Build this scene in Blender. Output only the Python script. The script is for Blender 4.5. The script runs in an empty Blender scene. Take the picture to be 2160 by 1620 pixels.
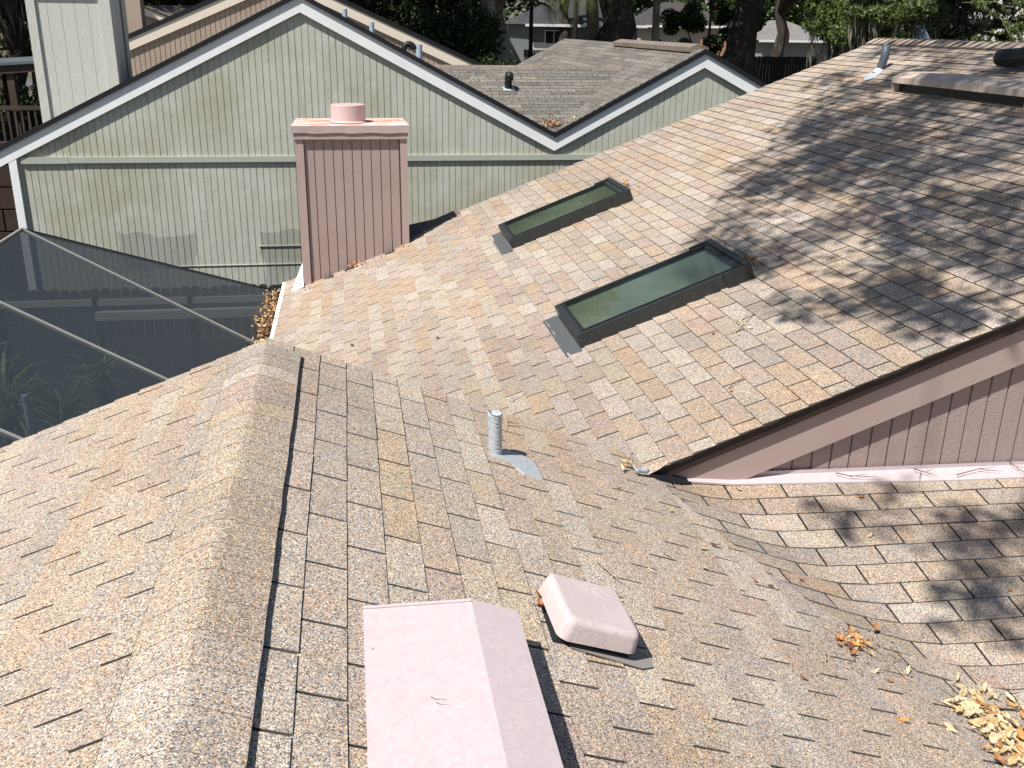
import bpy, math, random
import numpy as np
from mathutils import Vector, Matrix
R_ = math.radians
S = bpy.context.scene
COL = S.collection
random.seed(7)
rng = random.Random(11)

# ------------------------------------------------------------------ camera
FPX, YAW, PITCH, ROLL = 2060.2, R_(9.423), R_(20.2), R_(-0.848)
def cam_rows():
    F = Vector((math.sin(YAW)*math.cos(PITCH), math.cos(YAW)*math.cos(PITCH), -math.sin(PITCH)))
    r = Vector((math.cos(YAW), -math.sin(YAW), 0)); D = F.cross(r)
    r2 = r*math.cos(ROLL)+D*math.sin(ROLL); D2 = D*math.cos(ROLL)-r*math.sin(ROLL)
    return r2, D2, F
CR, CD, CF = cam_rows()
cd = bpy.data.cameras.new('camera'); cam = bpy.data.objects.new('camera', cd); COL.objects.link(cam)
cd.sensor_width = 36; cd.lens = 36*FPX/2160; cd.clip_start = .05; cd.clip_end = 900
cam.matrix_world = Matrix(((CR.x, -CD.x, -CF.x, 0), (CR.y, -CD.y, -CF.y, 0), (CR.z, -CD.z, -CF.z, 0), (0, 0, 0, 1)))
S.camera = cam
def ray(px, py):
    return CR*((px-1080)/FPX)+CD*((py-810)/FPX)+CF
def at(px, py, Y):
    r = ray(px, py); return r*(Y/r.y)
# ------------------------------------------------------------------ light
SUN = Vector((-.44, -.32, .84)).normalized()
w = bpy.data.worlds.new('World'); S.world = w; w.use_nodes = True
nt = w.node_tree; bg = nt.nodes['Background']
sky = nt.nodes.new('ShaderNodeTexSky'); sky.sky_type = 'NISHITA'; sky.sun_disc = False
sky.sun_elevation = math.asin(SUN.z); sky.sun_rotation = math.atan2(SUN.x, SUN.y)
nt.links.new(sky.outputs[0], bg.inputs[0]); bg.inputs[1].default_value = .064
sd = bpy.data.lights.new('sun', 'SUN'); sd.energy = 5.0; sd.angle = R_(.53); sd.color = (1, .955, .9)
so = bpy.data.objects.new('sun', sd); COL.objects.link(so)
so.rotation_euler = SUN.to_track_quat('Z', 'Y').to_euler()
S.view_settings.view_transform = 'Standard'; S.view_settings.look = 'None'
S.view_settings.exposure = 0.46; S.view_settings.gamma = 1

# ------------------------------------------------------------------ helpers
def tag(o, label=None, cat=None, group=None, kind=None):
    if label: o['label'] = label
    if cat: o['category'] = cat
    if group: o['group'] = group
    if kind: o['kind'] = kind
    return o
def empty(name, loc=(0, 0, 0), label=None, cat=None, group=None, kind=None):
    o = bpy.data.objects.new(name, None); COL.objects.link(o); o.location = loc
    o.empty_display_size = .2
    return tag(o, label, cat, group, kind)
class MB:
    def __init__(s): s.v = []; s.f = []; s.c = []; s.m = []
    def face(s, pts, col=(1, 1, 1), m=0):
        n = len(s.v); s.v += [tuple(p) for p in pts]; s.f.append(tuple(range(n, n+len(pts)))); s.c.append(col); s.m.append(m)
    def box(s, x0, x1, y0, y1, z0, z1, col=(1, 1, 1), m=0):
        s.hexa([(x0,y0,z0),(x1,y0,z0),(x1,y1,z0),(x0,y1,z0),(x0,y0,z1),(x1,y0,z1),(x1,y1,z1),(x0,y1,z1)], col, m)
    def hexa(s, p, col=(1, 1, 1), m=0):
        n = len(s.v); s.v += [tuple(q) for q in p]
        for f in ((0,3,2,1),(4,5,6,7),(0,1,5,4),(1,2,6,5),(2,3,7,6),(3,0,4,7)):
            s.f.append(tuple(n+i for i in f)); s.c.append(col); s.m.append(m)
    def prism(s, poly, ext, col=(1, 1, 1), m=0):
        # poly: 3d points of one end, ext: extrusion vector
        e = Vector(ext); a = [Vector(p) for p in poly]; b = [p+e for p in a]
        s.face(a, col, m); s.face(b[::-1], col, m)
        for i in range(len(a)):
            j = (i+1) % len(a); s.face([a[i], b[i], b[j], a[j]], col, m)
    def tube(s, pts, rad, n=8, col=(1, 1, 1), m=0, caps=True):
        pts = [Vector(p) for p in pts]
        rads = rad if isinstance(rad, (list, tuple)) else [rad]*len(pts)
        base = len(s.v); prev = None
        for i, p in enumerate(pts):
            t = (pts[min(i+1, len(pts)-1)]-pts[max(i-1, 0)]).normalized()
            if prev is None:
                u = t.cross(Vector((0, 0, 1)) if abs(t.z) < .9 else Vector((1, 0, 0))).normalized()
            else:
                u = (prev-t*prev.dot(t)).normalized()
            prev = u; v = t.cross(u)
            for k in range(n):
                a = 2*math.pi*k/n; s.v.append(tuple(p+(u*math.cos(a)+v*math.sin(a))*rads[i]))
        for i in range(len(pts)-1):
            for k in range(n):
                k2 = (k+1) % n; q = base+i*n
                s.f.append((q+k, q+k2, q+n+k2, q+n+k)); s.c.append(col); s.m.append(m)
        if caps:
            s.f.append(tuple(base+k for k in range(n))[::-1]); s.c.append(col); s.m.append(m)
            q = base+(len(pts)-1)*n; s.f.append(tuple(q+k for k in range(n))); s.c.append(col); s.m.append(m)
    def build(s, name, mats, parent=None, smooth=False, weld=False):
        me = bpy.data.meshes.new(name); me.from_pydata(s.v, [], s.f)
        if not isinstance(mats, (list, tuple)): mats = [mats]
        for m in mats: me.materials.append(m)
        if len(mats) > 1: me.polygons.foreach_set('material_index', s.m)
        ca = me.color_attributes.new('Col', 'FLOAT_COLOR', 'CORNER')
        arr = np.ones((len(me.loops), 4), np.float32); i = 0
        for f, c in zip(s.f, s.c):
            k = len(f); arr[i:i+k, :3] = c; i += k
        ca.data.foreach_set('color', arr.ravel())
        if smooth: me.polygons.foreach_set('use_smooth', [True]*len(me.polygons))
        me.update()
        if weld:
            import bmesh
            b = bmesh.new(); b.from_mesh(me); bmesh.ops.remove_doubles(b, verts=b.verts, dist=.0005)
            bmesh.ops.recalc_face_normals(b, faces=b.faces); b.to_mesh(me); b.free()
        o = bpy.data.objects.new(name, me); COL.objects.link(o)
        if parent: o.parent = parent; o.matrix_parent_inverse = Matrix.Translation(-parent_loc(parent))
        return o
def parent_loc(p):
    l = Vector((0, 0, 0))
    while p is not None:
        if p.type == 'EMPTY': l = l+p.location
        p = p.parent
    return l
def reparent_identity(o, p): o.parent = p

# ------------------------------------------------------------------ materials
def mat(name, col, rough=.7, metal=0, noise=None, bump=None, attr=False, spec=.3):
    """noise: list of (scale, colour, threshold lo, hi, strength[, stretch xyz])"""
    m = bpy.data.materials.new(name); m.use_nodes = True; t = m.node_tree; N = t.nodes; L = t.links
    b = N['Principled BSDF']; b.inputs['Roughness'].default_value = rough; b.inputs['Metallic'].default_value = metal
    b.inputs['Specular IOR Level'].default_value = spec
    tc = N.new('ShaderNodeTexCoord')
    if attr:
        a = N.new('ShaderNodeAttribute'); a.attribute_name = 'Col'
        mx = N.new('ShaderNodeMix'); mx.data_type = 'RGBA'; mx.blend_type = 'MULTIPLY'; mx.inputs[0].default_value = 1
        L.new(a.outputs['Color'], mx.inputs[6]); mx.inputs[7].default_value = (*col, 1); cur = mx.outputs[2]
    else:
        rgb = N.new('ShaderNodeRGB'); rgb.outputs[0].default_value = (*col, 1); cur = rgb.outputs[0]
    for nz in (noise or []):
        sc, c, lo, hi, st = nz[:5]; st3 = nz[5] if len(nz) > 5 else (1, 1, 1)
        mp = N.new('ShaderNodeMapping'); mp.inputs['Scale'].default_value = st3; L.new(tc.outputs['Object'], mp.inputs[0])
        n = N.new('ShaderNodeTexNoise'); n.inputs['Scale'].default_value = sc; n.inputs['Detail'].default_value = 5
        L.new(mp.outputs[0], n.inputs['Vector'])
        mr = N.new('ShaderNodeMapRange'); mr.inputs[1].default_value = lo; mr.inputs[2].default_value = hi
        mr.inputs[3].default_value = 0; mr.inputs[4].default_value = st; L.new(n.outputs[0], mr.inputs[0])
        mx = N.new('ShaderNodeMix'); mx.data_type = 'RGBA'; L.new(mr.outputs[0], mx.inputs[0])
        L.new(cur, mx.inputs[6]); mx.inputs[7].default_value = (*c, 1); cur = mx.outputs[2]
    L.new(cur, b.inputs['Base Color'])
    if bump:
        n = N.new('ShaderNodeTexNoise'); n.inputs['Scale'].default_value = bump[0]; n.inputs['Detail'].default_value = 4
        L.new(tc.outputs['Object'], n.inputs['Vector'])
        bp = N.new('ShaderNodeBump'); bp.inputs['Strength'].default_value = bump[1]; bp.inputs['Distance'].default_value = bump[2]
        L.new(n.outputs[0], bp.inputs['Height']); L.new(bp.outputs[0], b.inputs['Normal'])
    return m

def shingle_mat(name, tint=(1, 1, 1), scale=210, gr=1.0):
    m = bpy.data.materials.new(name); m.use_nodes = True; t = m.node_tree; N = t.nodes; L = t.links
    b = N['Principled BSDF']; b.inputs['Roughness'].default_value = .95; b.inputs['Specular IOR Level'].default_value = .15
    tc = N.new('ShaderNodeTexCoord'); a = N.new('ShaderNodeAttribute'); a.attribute_name = 'Col'
    # granules: one random colour per cell
    vo = N.new('ShaderNodeTexVoronoi'); vo.inputs['Scale'].default_value = scale; L.new(tc.outputs['Object'], vo.inputs['Vector'])
    sep = N.new('ShaderNodeSeparateColor'); L.new(vo.outputs['Color'], sep.inputs[0])
    cr = N.new('ShaderNodeValToRGB'); cr.color_ramp.interpolation = 'CONSTANT'
    el = cr.color_ramp.elements
    el[0].position = 0; el[0].color = (.32, .29, .29, 1)
    el[1].position = .20; el[1].color = (.68, .64, .62, 1)
    for p, c in ((.36, (1.35, 1.02, .70)), (.50, (1, 1, 1)), (.66, (1.12, .98, .96)), (.78, (1.8, 1.74, 1.62)), (.90, (.80, .86, .95))):
        e = el.new(p); e.color = (*c, 1)
    L.new(sep.outputs[0], cr.inputs[0])
    m1 = N.new('ShaderNodeMix'); m1.data_type = 'RGBA'; m1.blend_type = 'MULTIPLY'; m1.inputs[0].default_value = gr
    L.new(a.outputs['Color'], m1.inputs[6]); L.new(cr.outputs[0], m1.inputs[7]); cur = m1.outputs[2]
    # blotches and weathering
    for sc, c, lo, hi, st in ((9, (1.10, 1.0, .90), .45, .7, .7), (2.2, (.86, .85, .85), .5, .72, .6), (.55, (.84, .83, .83), .5, .66, .6), (38, (.86, .86, .87), .58, .75, .6)):
        n = N.new('ShaderNodeTexNoise'); n.inputs['Scale'].default_value = sc; n.inputs['Detail'].default_value = 4
        L.new(tc.outputs['Object'], n.inputs['Vector'])
        mr = N.new('ShaderNodeMapRange'); mr.inputs[1].default_value = lo; mr.inputs[2].default_value = hi; mr.inputs[4].default_value = st
        L.new(n.outputs[0], mr.inputs[0])
        mx = N.new('ShaderNodeMix'); mx.data_type = 'RGBA'; mx.blend_type = 'MULTIPLY'; L.new(mr.outputs[0], mx.inputs[0])
        L.new(cur, mx.inputs[6]); mx.inputs[7].default_value = (*c, 1); cur = mx.outputs[2]
    mx = N.new('ShaderNodeMix'); mx.data_type = 'RGBA'; mx.blend_type = 'MULTIPLY'; mx.inputs[0].default_value = 1
    L.new(cur, mx.inputs[6]); mx.inputs[7].default_value = (*tint, 1)
    L.new(mx.outputs[2], b.inputs['Base Color'])
    bp = N.new('ShaderNodeBump'); bp.inputs['Strength'].default_value = .35; bp.inputs['Distance'].default_value = .0015
    L.new(sep.outputs[1], bp.inputs['Height']); L.new(bp.outputs[0], b.inputs['Normal'])
    return m

def leaf_mat(name, col, trans=.35):
    m = bpy.data.materials.new(name); m.use_nodes = True; t = m.node_tree; N = t.nodes; L = t.links
    b = N['Principled BSDF']; b.inputs['Roughness'].default_value = .55; b.inputs['Specular IOR Level'].default_value = .3
    a = N.new('ShaderNodeAttribute'); a.attribute_name = 'Col'
    mx = N.new('ShaderNodeMix'); mx.data_type = 'RGBA'; mx.blend_type = 'MULTIPLY'; mx.inputs[0].default_value = 1
    L.new(a.outputs['Color'], mx.inputs[6]); mx.inputs[7].default_value = (*col, 1); L.new(mx.outputs[2], b.inputs['Base Color'])
    tr = N.new('ShaderNodeBsdfTranslucent'); L.new(mx.outputs[2], tr.inputs[0])
    ms = N.new('ShaderNodeMixShader'); ms.inputs[0].default_value = trans
    L.new(b.outputs[0], ms.inputs[1]); L.new(tr.outputs[0], ms.inputs[2]); L.new(ms.outputs[0], N['Material Output'].inputs[0])
    return m

M = {}
M['shingle'] = shingle_mat('tan_shingle', (.975, 1.0, .985), 300)
M['grey_shingle'] = shingle_mat('grey_brown_shingle', (1, 1, 1), 90, .8)
M['pink'] = mat('pink_paint', (.40, .308, .28), .75, noise=[(3, (.38, .27, .25), .45, .75, .7), (60, (.40, .29, .28), .5, .8, .5, (1, 1, .05))], bump=(90, .25, .004))
M['pink_siding'] = mat('pink_rough_siding', (.365, .28, .258), .85, noise=[(45, (.27, .19, .18), .5, .78, .75, (1, 1, 7)), (2.5, (.30, .20, .19), .5, .75, .6), (9, (.62, .50, .47), .64, .75, .5, (3, 3, .35))], bump=(70, .5, .006))
M['pink_metal'] = mat('faded_pink_metal', (.53, .45, .455), .6, noise=[(34, (.48, .40, .42), .42, .68, .75), (90, (.63, .55, .55), .5, .75, .6), (2.2, (.52, .44, .45), .55, .8, .5), (130, (.30, .25, .25), .76, .8, .6)], bump=(6, .2, .006))
M['pink_vent'] = mat('chalky_pink_plastic', (.54, .455, .445), .8, noise=[(60, (.42, .35, .36), .5, .7, .75, (1, 2.5, 1)), (14, (.64, .55, .53), .5, .75, .5)], bump=(45, .4, .004))
M['rust_cap'] = mat('rusty_cap_metal', (.72, .56, .53), .6, noise=[(5, (.66, .22, .10), .46, .56, .9, (.6, 3, 1)), (12, (.85, .75, .70), .56, .7, .8)])
M['tan_metal'] = mat('tan_brown_metal', (.52, .43, .35), .55, noise=[(7, (.42, .34, .27), .45, .7, .7)])
M['brown'] = mat('dark_brown_metal', (.035, .022, .02), .5)
M['black'] = mat('black_drip_edge', (.012, .013, .017), .6)
M['under'] = mat('shingle_butt', (.10, .085, .075), .95)
M['bronze'] = mat('dark_grey_aluminium', (.045, .050, .050), .38, .35, noise=[(20, (.09, .09, .085), .55, .8, .6)])
M['flash'] = mat('grey_painted_flashing', (.12, .13, .135), .45, .3, noise=[(25, (.2, .2, .19), .55, .8, .6)])
M['silver'] = mat('weathered_lead', (.50, .54, .56), .5, .25, noise=[(60, (.32, .35, .38), .5, .7, .7)])
M['white'] = mat('white_paint', (.80, .80, .78), .6, noise=[(12, (.6, .6, .57), .55, .8, .5)])
M['green_trim'] = mat('pale_blue_grey_trim', (.84, .86, .85), .6, noise=[(3, (.70, .74, .74), .45, .75, .6), (30, (.55, .6, .62), .6, .8, .4)])
M['flue'] = mat('pink_flue_metal', (.60, .46, .45), .45, .1)
M['tanwall'] = mat('tan_siding', (.40, .32, .25), .8, noise=[(2, (.33, .26, .2), .45, .7, .7)])
M['cream'] = mat('cream_trim', (.74, .66, .54), .7)
M['greychim'] = mat('weathered_grey_panel', (.60, .60, .55), .85, noise=[(26, (.44, .44, .40), .45, .72, .8, (1, 1, 4)), (20, (.36, .37, .34), .5, .75, .8, (6, 6, .3)), (3, (.56, .57, .54), .5, .75, .6)], bump=(60, .4, .005))
M['wood'] = mat('dark_weathered_wood', (.060, .042, .034), .9, noise=[(20, (.12, .09, .075), .5, .75, .7, (1, 1, .1))])
M['fencewood'] = mat('grey_fence_wood', (.16, .14, .115), .9, noise=[(14, (.08, .07, .06), .45, .75, .8, (1, 1, .1))])
M['bark'] = mat('dark_oak_bark', (.04, .033, .028), .95, noise=[(5, (.14, .125, .105), .5, .75, .7, (1, 1, .25))], bump=(6, 1, .08))
M['palebark'] = mat('pale_grey_bark', (.30, .275, .24), .95, noise=[(4, (.12, .105, .09), .45, .7, .8, (1, 1, .3))], bump=(7, 1, .06))
M['leaf'] = leaf_mat('green_leaf', (1, 1, 1))
M['moss'] = leaf_mat('spanish_moss', (1, 1, 1), .2)
M['dry'] = leaf_mat('dry_leaf', (1, 1, 1), .2)
M['twig'] = mat('pale_twig', (.40, .33, .24), .9, noise=[(60, (.2, .16, .12), .45, .7, .8)])
M['darktwig'] = mat('dark_twig', (.10, .07, .06), .9)
M['vblack'] = mat('black_vent_plastic', (.018, .02, .022), .45)
M['bluepipe'] = mat('blue_grey_pipe', (.34, .42, .52), .5)
M['rafter'] = mat('grey_aluminium_beam', (.42, .42, .38), .5, .2)

M['belt'] = mat('grey_green_metal_belt', (.40, .43, .37), .6, noise=[(2, (.46, .48, .40), .5, .7, .6)])
# green gable siding with darker repainted patches low on the wall
def green_mat():
    m = mat('sage_green_siding', (.50, .515, .44), .75, noise=[(.9, (.41, .405, .31), .42, .66, .9), (2.6, (.57, .60, .54), .50, .78, .6), (14, (.36, .36, .28), .52, .78, .7, (1, 1, .10)), (40, (.30, .30, .24), .70, .8, .6)], bump=(5, .25, .02))
    t = m.node_tree; N = t.nodes; L = t.links; b = N['Principled BSDF']; src = b.inputs['Base Color'].links[0].from_socket
    tc = N.new('ShaderNodeTexCoord'); sx = N.new('ShaderNodeSeparateXYZ'); 
    n = N.new('ShaderNodeTexNoise'); n.inputs['Scale'].default_value = 2.2; n.inputs['Detail'].default_value = 1
    L.new(tc.outputs['Object'], n.inputs['Vector'])
    va = N.new('ShaderNodeVectorMath'); va.operation = 'MULTIPLY_ADD'; L.new(n.outputs['Color'], va.inputs[0]); va.inputs[1].default_value = (.5, .3, .3); L.new(tc.outputs['Object'], va.inputs[2])
    L.new(va.outputs[0], sx.inputs[0])
    def rng_(out, lo, hi):
        a = N.new('ShaderNodeMath'); a.operation = 'GREATER_THAN'; a.inputs[1].default_value = lo; L.new(out, a.inputs[0])
        c = N.new('ShaderNodeMath'); c.operation = 'LESS_THAN'; c.inputs[1].default_value = hi; L.new(out, c.inputs[0])
        d = N.new('ShaderNodeMath'); d.operation = 'MULTIPLY'; L.new(a.outputs[0], d.inputs[0]); L.new(c.outputs[0], d.inputs[1]); return d.outputs[0]
    tot = None
    for x0, x1, z0, z1 in ((-3.45, -2.3, -3.6, -3.05), (-1.25, -.3, -4.2, -3.05)):
        d = N.new('ShaderNodeMath'); d.operation = 'MULTIPLY'; L.new(rng_(sx.outputs[0], x0, x1), d.inputs[0]); L.new(rng_(sx.outputs[2], z0, z1), d.inputs[1])
        if tot is None: tot = d.outputs[0]
        else:
            e = N.new('ShaderNodeMath'); e.operation = 'MAXIMUM'; L.new(tot, e.inputs[0]); L.new(d.outputs[0], e.inputs[1]); tot = e.outputs[0]
    mx = N.new('ShaderNodeMix'); mx.data_type = 'RGBA'; mx.blend_type = 'MULTIPLY'; L.new(tot, mx.inputs[0]); L.new(src, mx.inputs[6]); mx.inputs[7].default_value = (.72, .74, .76, 1)
    L.new(mx.outputs[2], b.inputs['Base Color']); return m
M['green'] = green_mat()
def glass_mat():
    m = bpy.data.materials.new('green_tinted_glass'); m.use_nodes = True; t = m.node_tree; N = t.nodes; L = t.links
    N.remove(N['Principled BSDF'])
    tr = N.new('ShaderNodeBsdfTransparent'); tr.inputs[0].default_value = (.80, .90, .88, 1)
    gl = N.new('ShaderNodeBsdfGlossy'); gl.inputs['Roughness'].default_value = .015; gl.inputs[0].default_value = (.9, .95, 1, 1)
    fr = N.new('ShaderNodeFresnel'); fr.inputs[0].default_value = 1.4
    ms = N.new('ShaderNodeMixShader'); L.new(fr.outputs[0], ms.inputs[0]); L.new(tr.outputs[0], ms.inputs[1]); L.new(gl.outputs[0], ms.inputs[2])
    L.new(ms.outputs[0], N['Material Output'].inputs[0]); return m
M['glass'] = glass_mat()
def screen_mat():
    m = bpy.data.materials.new('insect_screen'); m.use_nodes = True; t = m.node_tree; N = t.nodes; L = t.links
    b = N['Principled BSDF']; b.inputs['Base Color'].default_value = (.036, .050, .062, 1); b.inputs['Roughness'].default_value = .6
    tr = N.new('ShaderNodeBsdfTransparent'); tr.inputs[0].default_value = (1, 1, 1, 1)
    ms = N.new('ShaderNodeMixShader'); ms.inputs[0].default_value = .66
    L.new(tr.outputs[0], ms.inputs[1]); L.new(b.outputs[0], ms.inputs[2]); L.new(ms.outputs[0], N['Material Output'].inputs[0]); return m
M['screen'] = screen_mat()

# ------------------------------------------------------------------ roof planes of the near house
T = .392; SN, CS = math.sin(math.atan(T)), math.cos(math.atan(T))
EXP, TAB = .1277, .305
def zM(x): return -1.568-T*x
def zN(x, y): return -2.262+.225*(y-4.2)-.02*(x-2)
def H(x, y):
    a, b = zM(x), zN(x, y); k = .06
    h = max(0, min(1, .5+.5*(a-b)/k)); return b*(1-h)+a*h+k*h*(1-h)
SEAM = [(-6, 7.9), (-2, 5.2), (0, 3.95), (1.8, 2.85), (2.96, 2.16), (3.37, 1.84), (3.6, 1.70), (3.96, 1.56), (4.25, 1.47), (4.4, 1.43), (4.7, 1.43)]
def xs(y):
    for (y0, x0), (y1, x1) in zip(SEAM, SEAM[1:]):
        if y <= y1: return x0+(x1-x0)*(y-y0)/(y1-y0)
    return 1.43
PAL = [((.40,.325,.255),2.4), ((.405,.35,.295),3), ((.425,.39,.35),3), ((.385,.35,.325),3), ((.36,.31,.27),2), ((.44,.41,.38),2), ((.37,.315,.285),2), ((.395,.35,.305),3), ((.345,.32,.30),2)]
GPAL = [((.158,.160,.150),3), ((.178,.180,.168),3), ((.135,.136,.127),2), ((.205,.207,.194),1.5)]
AVG = (.392, .348, .305)
def pick(pal):
    r = rng.random()*sum(p[1] for p in pal)
    for c, w_ in pal:
        r -= w_
        if r <= 0: break
    k = rng.uniform(.95, 1.05); return tuple(x*k*rng.uniform(.98, 1.02) for x in c)
def clip(poly, g):
    out = []
    for i in range(len(poly)):
        p, q = poly[i], poly[(i+1) % len(poly)]; a, b = g(p), g(q)
        if a >= 0: out.append(p)
        if (a >= 0) != (b >= 0):
            t = a/(a-b); out.append(tuple(p[k]+(q[k]-p[k])*t for k in range(3)))
    return out
def shingles(mb, surf, a0, a1, n, clips=(), holes=(), pal=PAL, exp=EXP, tab=TAB, th=.006, gap=.0105, wob=.0012, skip=None, run=0.35, var=1.0, tone=None):
    """rows of three-tab shingles; a runs along the course, b up the slope; mb material 0 = granules, 1 = butt"""
    for i in range(n):
        b0 = i*exp; off = (i % 2)*tab/2+rng.uniform(-.012, .012); j0 = int((a0-off)/tab)-1; prev = pick(pal)
        wv = rng.uniform(-wob, wob)
        for j in range(j0, int((a1-off)/tab)+2):
            l = off+j*tab+gap/2; r = l+tab-gap
            if r < a0 or l > a1: continue
            if rng.random() > run: prev = pick(pal)
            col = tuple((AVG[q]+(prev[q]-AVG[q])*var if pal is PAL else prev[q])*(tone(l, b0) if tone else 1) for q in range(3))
            e1, e2 = b0+wv+rng.uniform(-wob, wob), b0+wv+rng.uniform(-wob, wob); lift = rng.uniform(.85, 1.3)*th
            top = b0+exp+.003; mid = (l+r)/2
            base = [(l, e1, lift), (mid, (e1+e2)/2, lift*rng.uniform(.9, 1.15)), (r, e2, lift), (r, top, .0012), (mid, top, .0012), (l, top, .0012)]
            under = [(l-gap/2, b0-.001, -.001), (mid, b0-.001, -.003), (r+gap/2, b0-.001, -.001), (r+gap/2, b0+exp+.001, -.001), (mid, b0+exp+.001, -.003), (l-gap/2, b0+exp+.001, -.001)]
            base = clip(clip(base, lambda p: p[0]-a0), lambda p: a1-p[0]); under = clip(clip(under, lambda p: p[0]-a0), lambda p: a1-p[0])
            for g in clips:
                base = clip(base, g); under = clip(under, g)
            if len(base) < 3: continue
            if skip and skip(mid, b0+exp/2): continue
            pieces = [(base, under)]
            for (ha0, ha1, hb0, hb1) in holes:
                if r+gap > ha0 and l-gap < ha1 and b0+exp > hb0 and b0 < hb1:
                    np_ = []
                    for bs, ud in pieces:
                        for gs in ([lambda p: ha0-p[0]], [lambda p: p[0]-ha1], [lambda p: p[0]-ha0, lambda p: ha1-p[0], lambda p: hb0-p[1]], [lambda p: p[0]-ha0, lambda p: ha1-p[0], lambda p: p[1]-hb1]):
                            x, y = bs, ud
                            for g in gs: x = clip(x, g) if len(x) > 2 else []; y = clip(y, g) if len(y) > 2 else []
                            if len(x) > 2 or len(y) > 2: np_.append((x, y))
                    pieces = np_
            for bs, ud in pieces:
                if len(ud) > 2: mb.face([surf(*p) for p in ud], (.022, .020, .019), 1)
                if len(bs) > 2:
                    P = [surf(*p) for p in bs]; Q = [surf(p[0], p[1], -.001) for p in bs]
                    mb.face(P, col, 0)
                    for k in range(len(P)):
                        k2 = (k+1) % len(P)
                        if abs(bs[k][1]-top) < 1e-4 and abs(bs[k2][1]-top) < 1e-4: continue
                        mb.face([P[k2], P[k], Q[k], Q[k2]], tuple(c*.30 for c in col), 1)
M['butt'] = mat('shingle_edge', (1, 1, 1), .95, attr=True)
SH = [M['shingle'], M['butt']]

house = empty('house', (2, 3, -5.7), 'tan shingled pink house whose roof fills the foreground, with two skylights and a pink chimney', 'house')

# upper roof slope (rises to the right)
XE, ZE = -.84, -3.014
def sR(a, b, h): return (XE+b*CS-h*SN, a, ZE+b*SN+h*CS)
def sRr(a, b, h):  # far side of the same ridge
    return (2*6.53-(XE+b*CS-h*SN), a, ZE+b*SN+h*CS)
# skylights: (y0,y1,b0,b1)
def bx(x): return (x-XE)/CS
SKY = [(6.235, 7.0, bx(1.515), bx(2.71)), (9.36, 10.13, bx(1.54), bx(2.73))]
CHY0, CHY1, CHX0, CHX1 = 11.40, 12.12, -.60, .64
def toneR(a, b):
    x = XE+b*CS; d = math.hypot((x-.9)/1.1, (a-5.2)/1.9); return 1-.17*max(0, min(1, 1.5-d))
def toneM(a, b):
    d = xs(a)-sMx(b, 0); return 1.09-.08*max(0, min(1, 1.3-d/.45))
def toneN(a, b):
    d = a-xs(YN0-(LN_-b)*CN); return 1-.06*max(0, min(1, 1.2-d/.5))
mb = MB()
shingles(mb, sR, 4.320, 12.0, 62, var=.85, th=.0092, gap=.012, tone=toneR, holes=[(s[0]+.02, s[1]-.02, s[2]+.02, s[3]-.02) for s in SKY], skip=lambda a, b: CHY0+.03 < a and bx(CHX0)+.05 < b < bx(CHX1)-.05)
roof1 = mb.build('roof', SH, house); tag(roof1, 'large upper roof slope with both skylights')
mb = MB(); shingles(mb, sRr, 4.33, 12.0, 62, run=.5)
mb.build('roof', SH, house)
# foreground gable: left slope L, right slope M
XC = -.42; ZC = zM(XC); DL = 26*EXP; DM = 46*EXP
def sL(a, b, h): d = DL-b; return (XC-d*CS-h*SN, a, ZC-d*SN+h*CS)
def sMx(b, h): return XC+(DM-b)*CS
def sMf(a, b, h): x = sMx(b, h); return (x+h*SN*.5, a, H(x, a)+h*CS)
mb = MB(); shingles(mb, sL, -3, 4.5, 26, wob=.0015, run=.6, var=.6)
lroof = mb.build('roof', SH, house); tag(lroof, 'left slope of the foreground gable')
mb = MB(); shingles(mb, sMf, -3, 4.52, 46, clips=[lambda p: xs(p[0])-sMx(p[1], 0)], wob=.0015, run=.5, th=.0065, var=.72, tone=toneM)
mroof = mb.build('roof', SH, house); tag(mroof, 'right slope of the foreground gable running into the valley')
# lower roof under the pink gable wall
YN0 = 4.34; CN = .976; LN_ = 47*EXP
def sN(a, b, h): y = YN0-(LN_-b)*CN; return (a, y, H(a, y)+h)
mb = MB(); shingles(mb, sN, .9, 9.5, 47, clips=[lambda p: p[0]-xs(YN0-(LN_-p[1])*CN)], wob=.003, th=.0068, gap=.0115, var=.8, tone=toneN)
nroof = mb.build('roof', SH, house); tag(nroof, 'lower roof slope below the pink gable wall')

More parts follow.
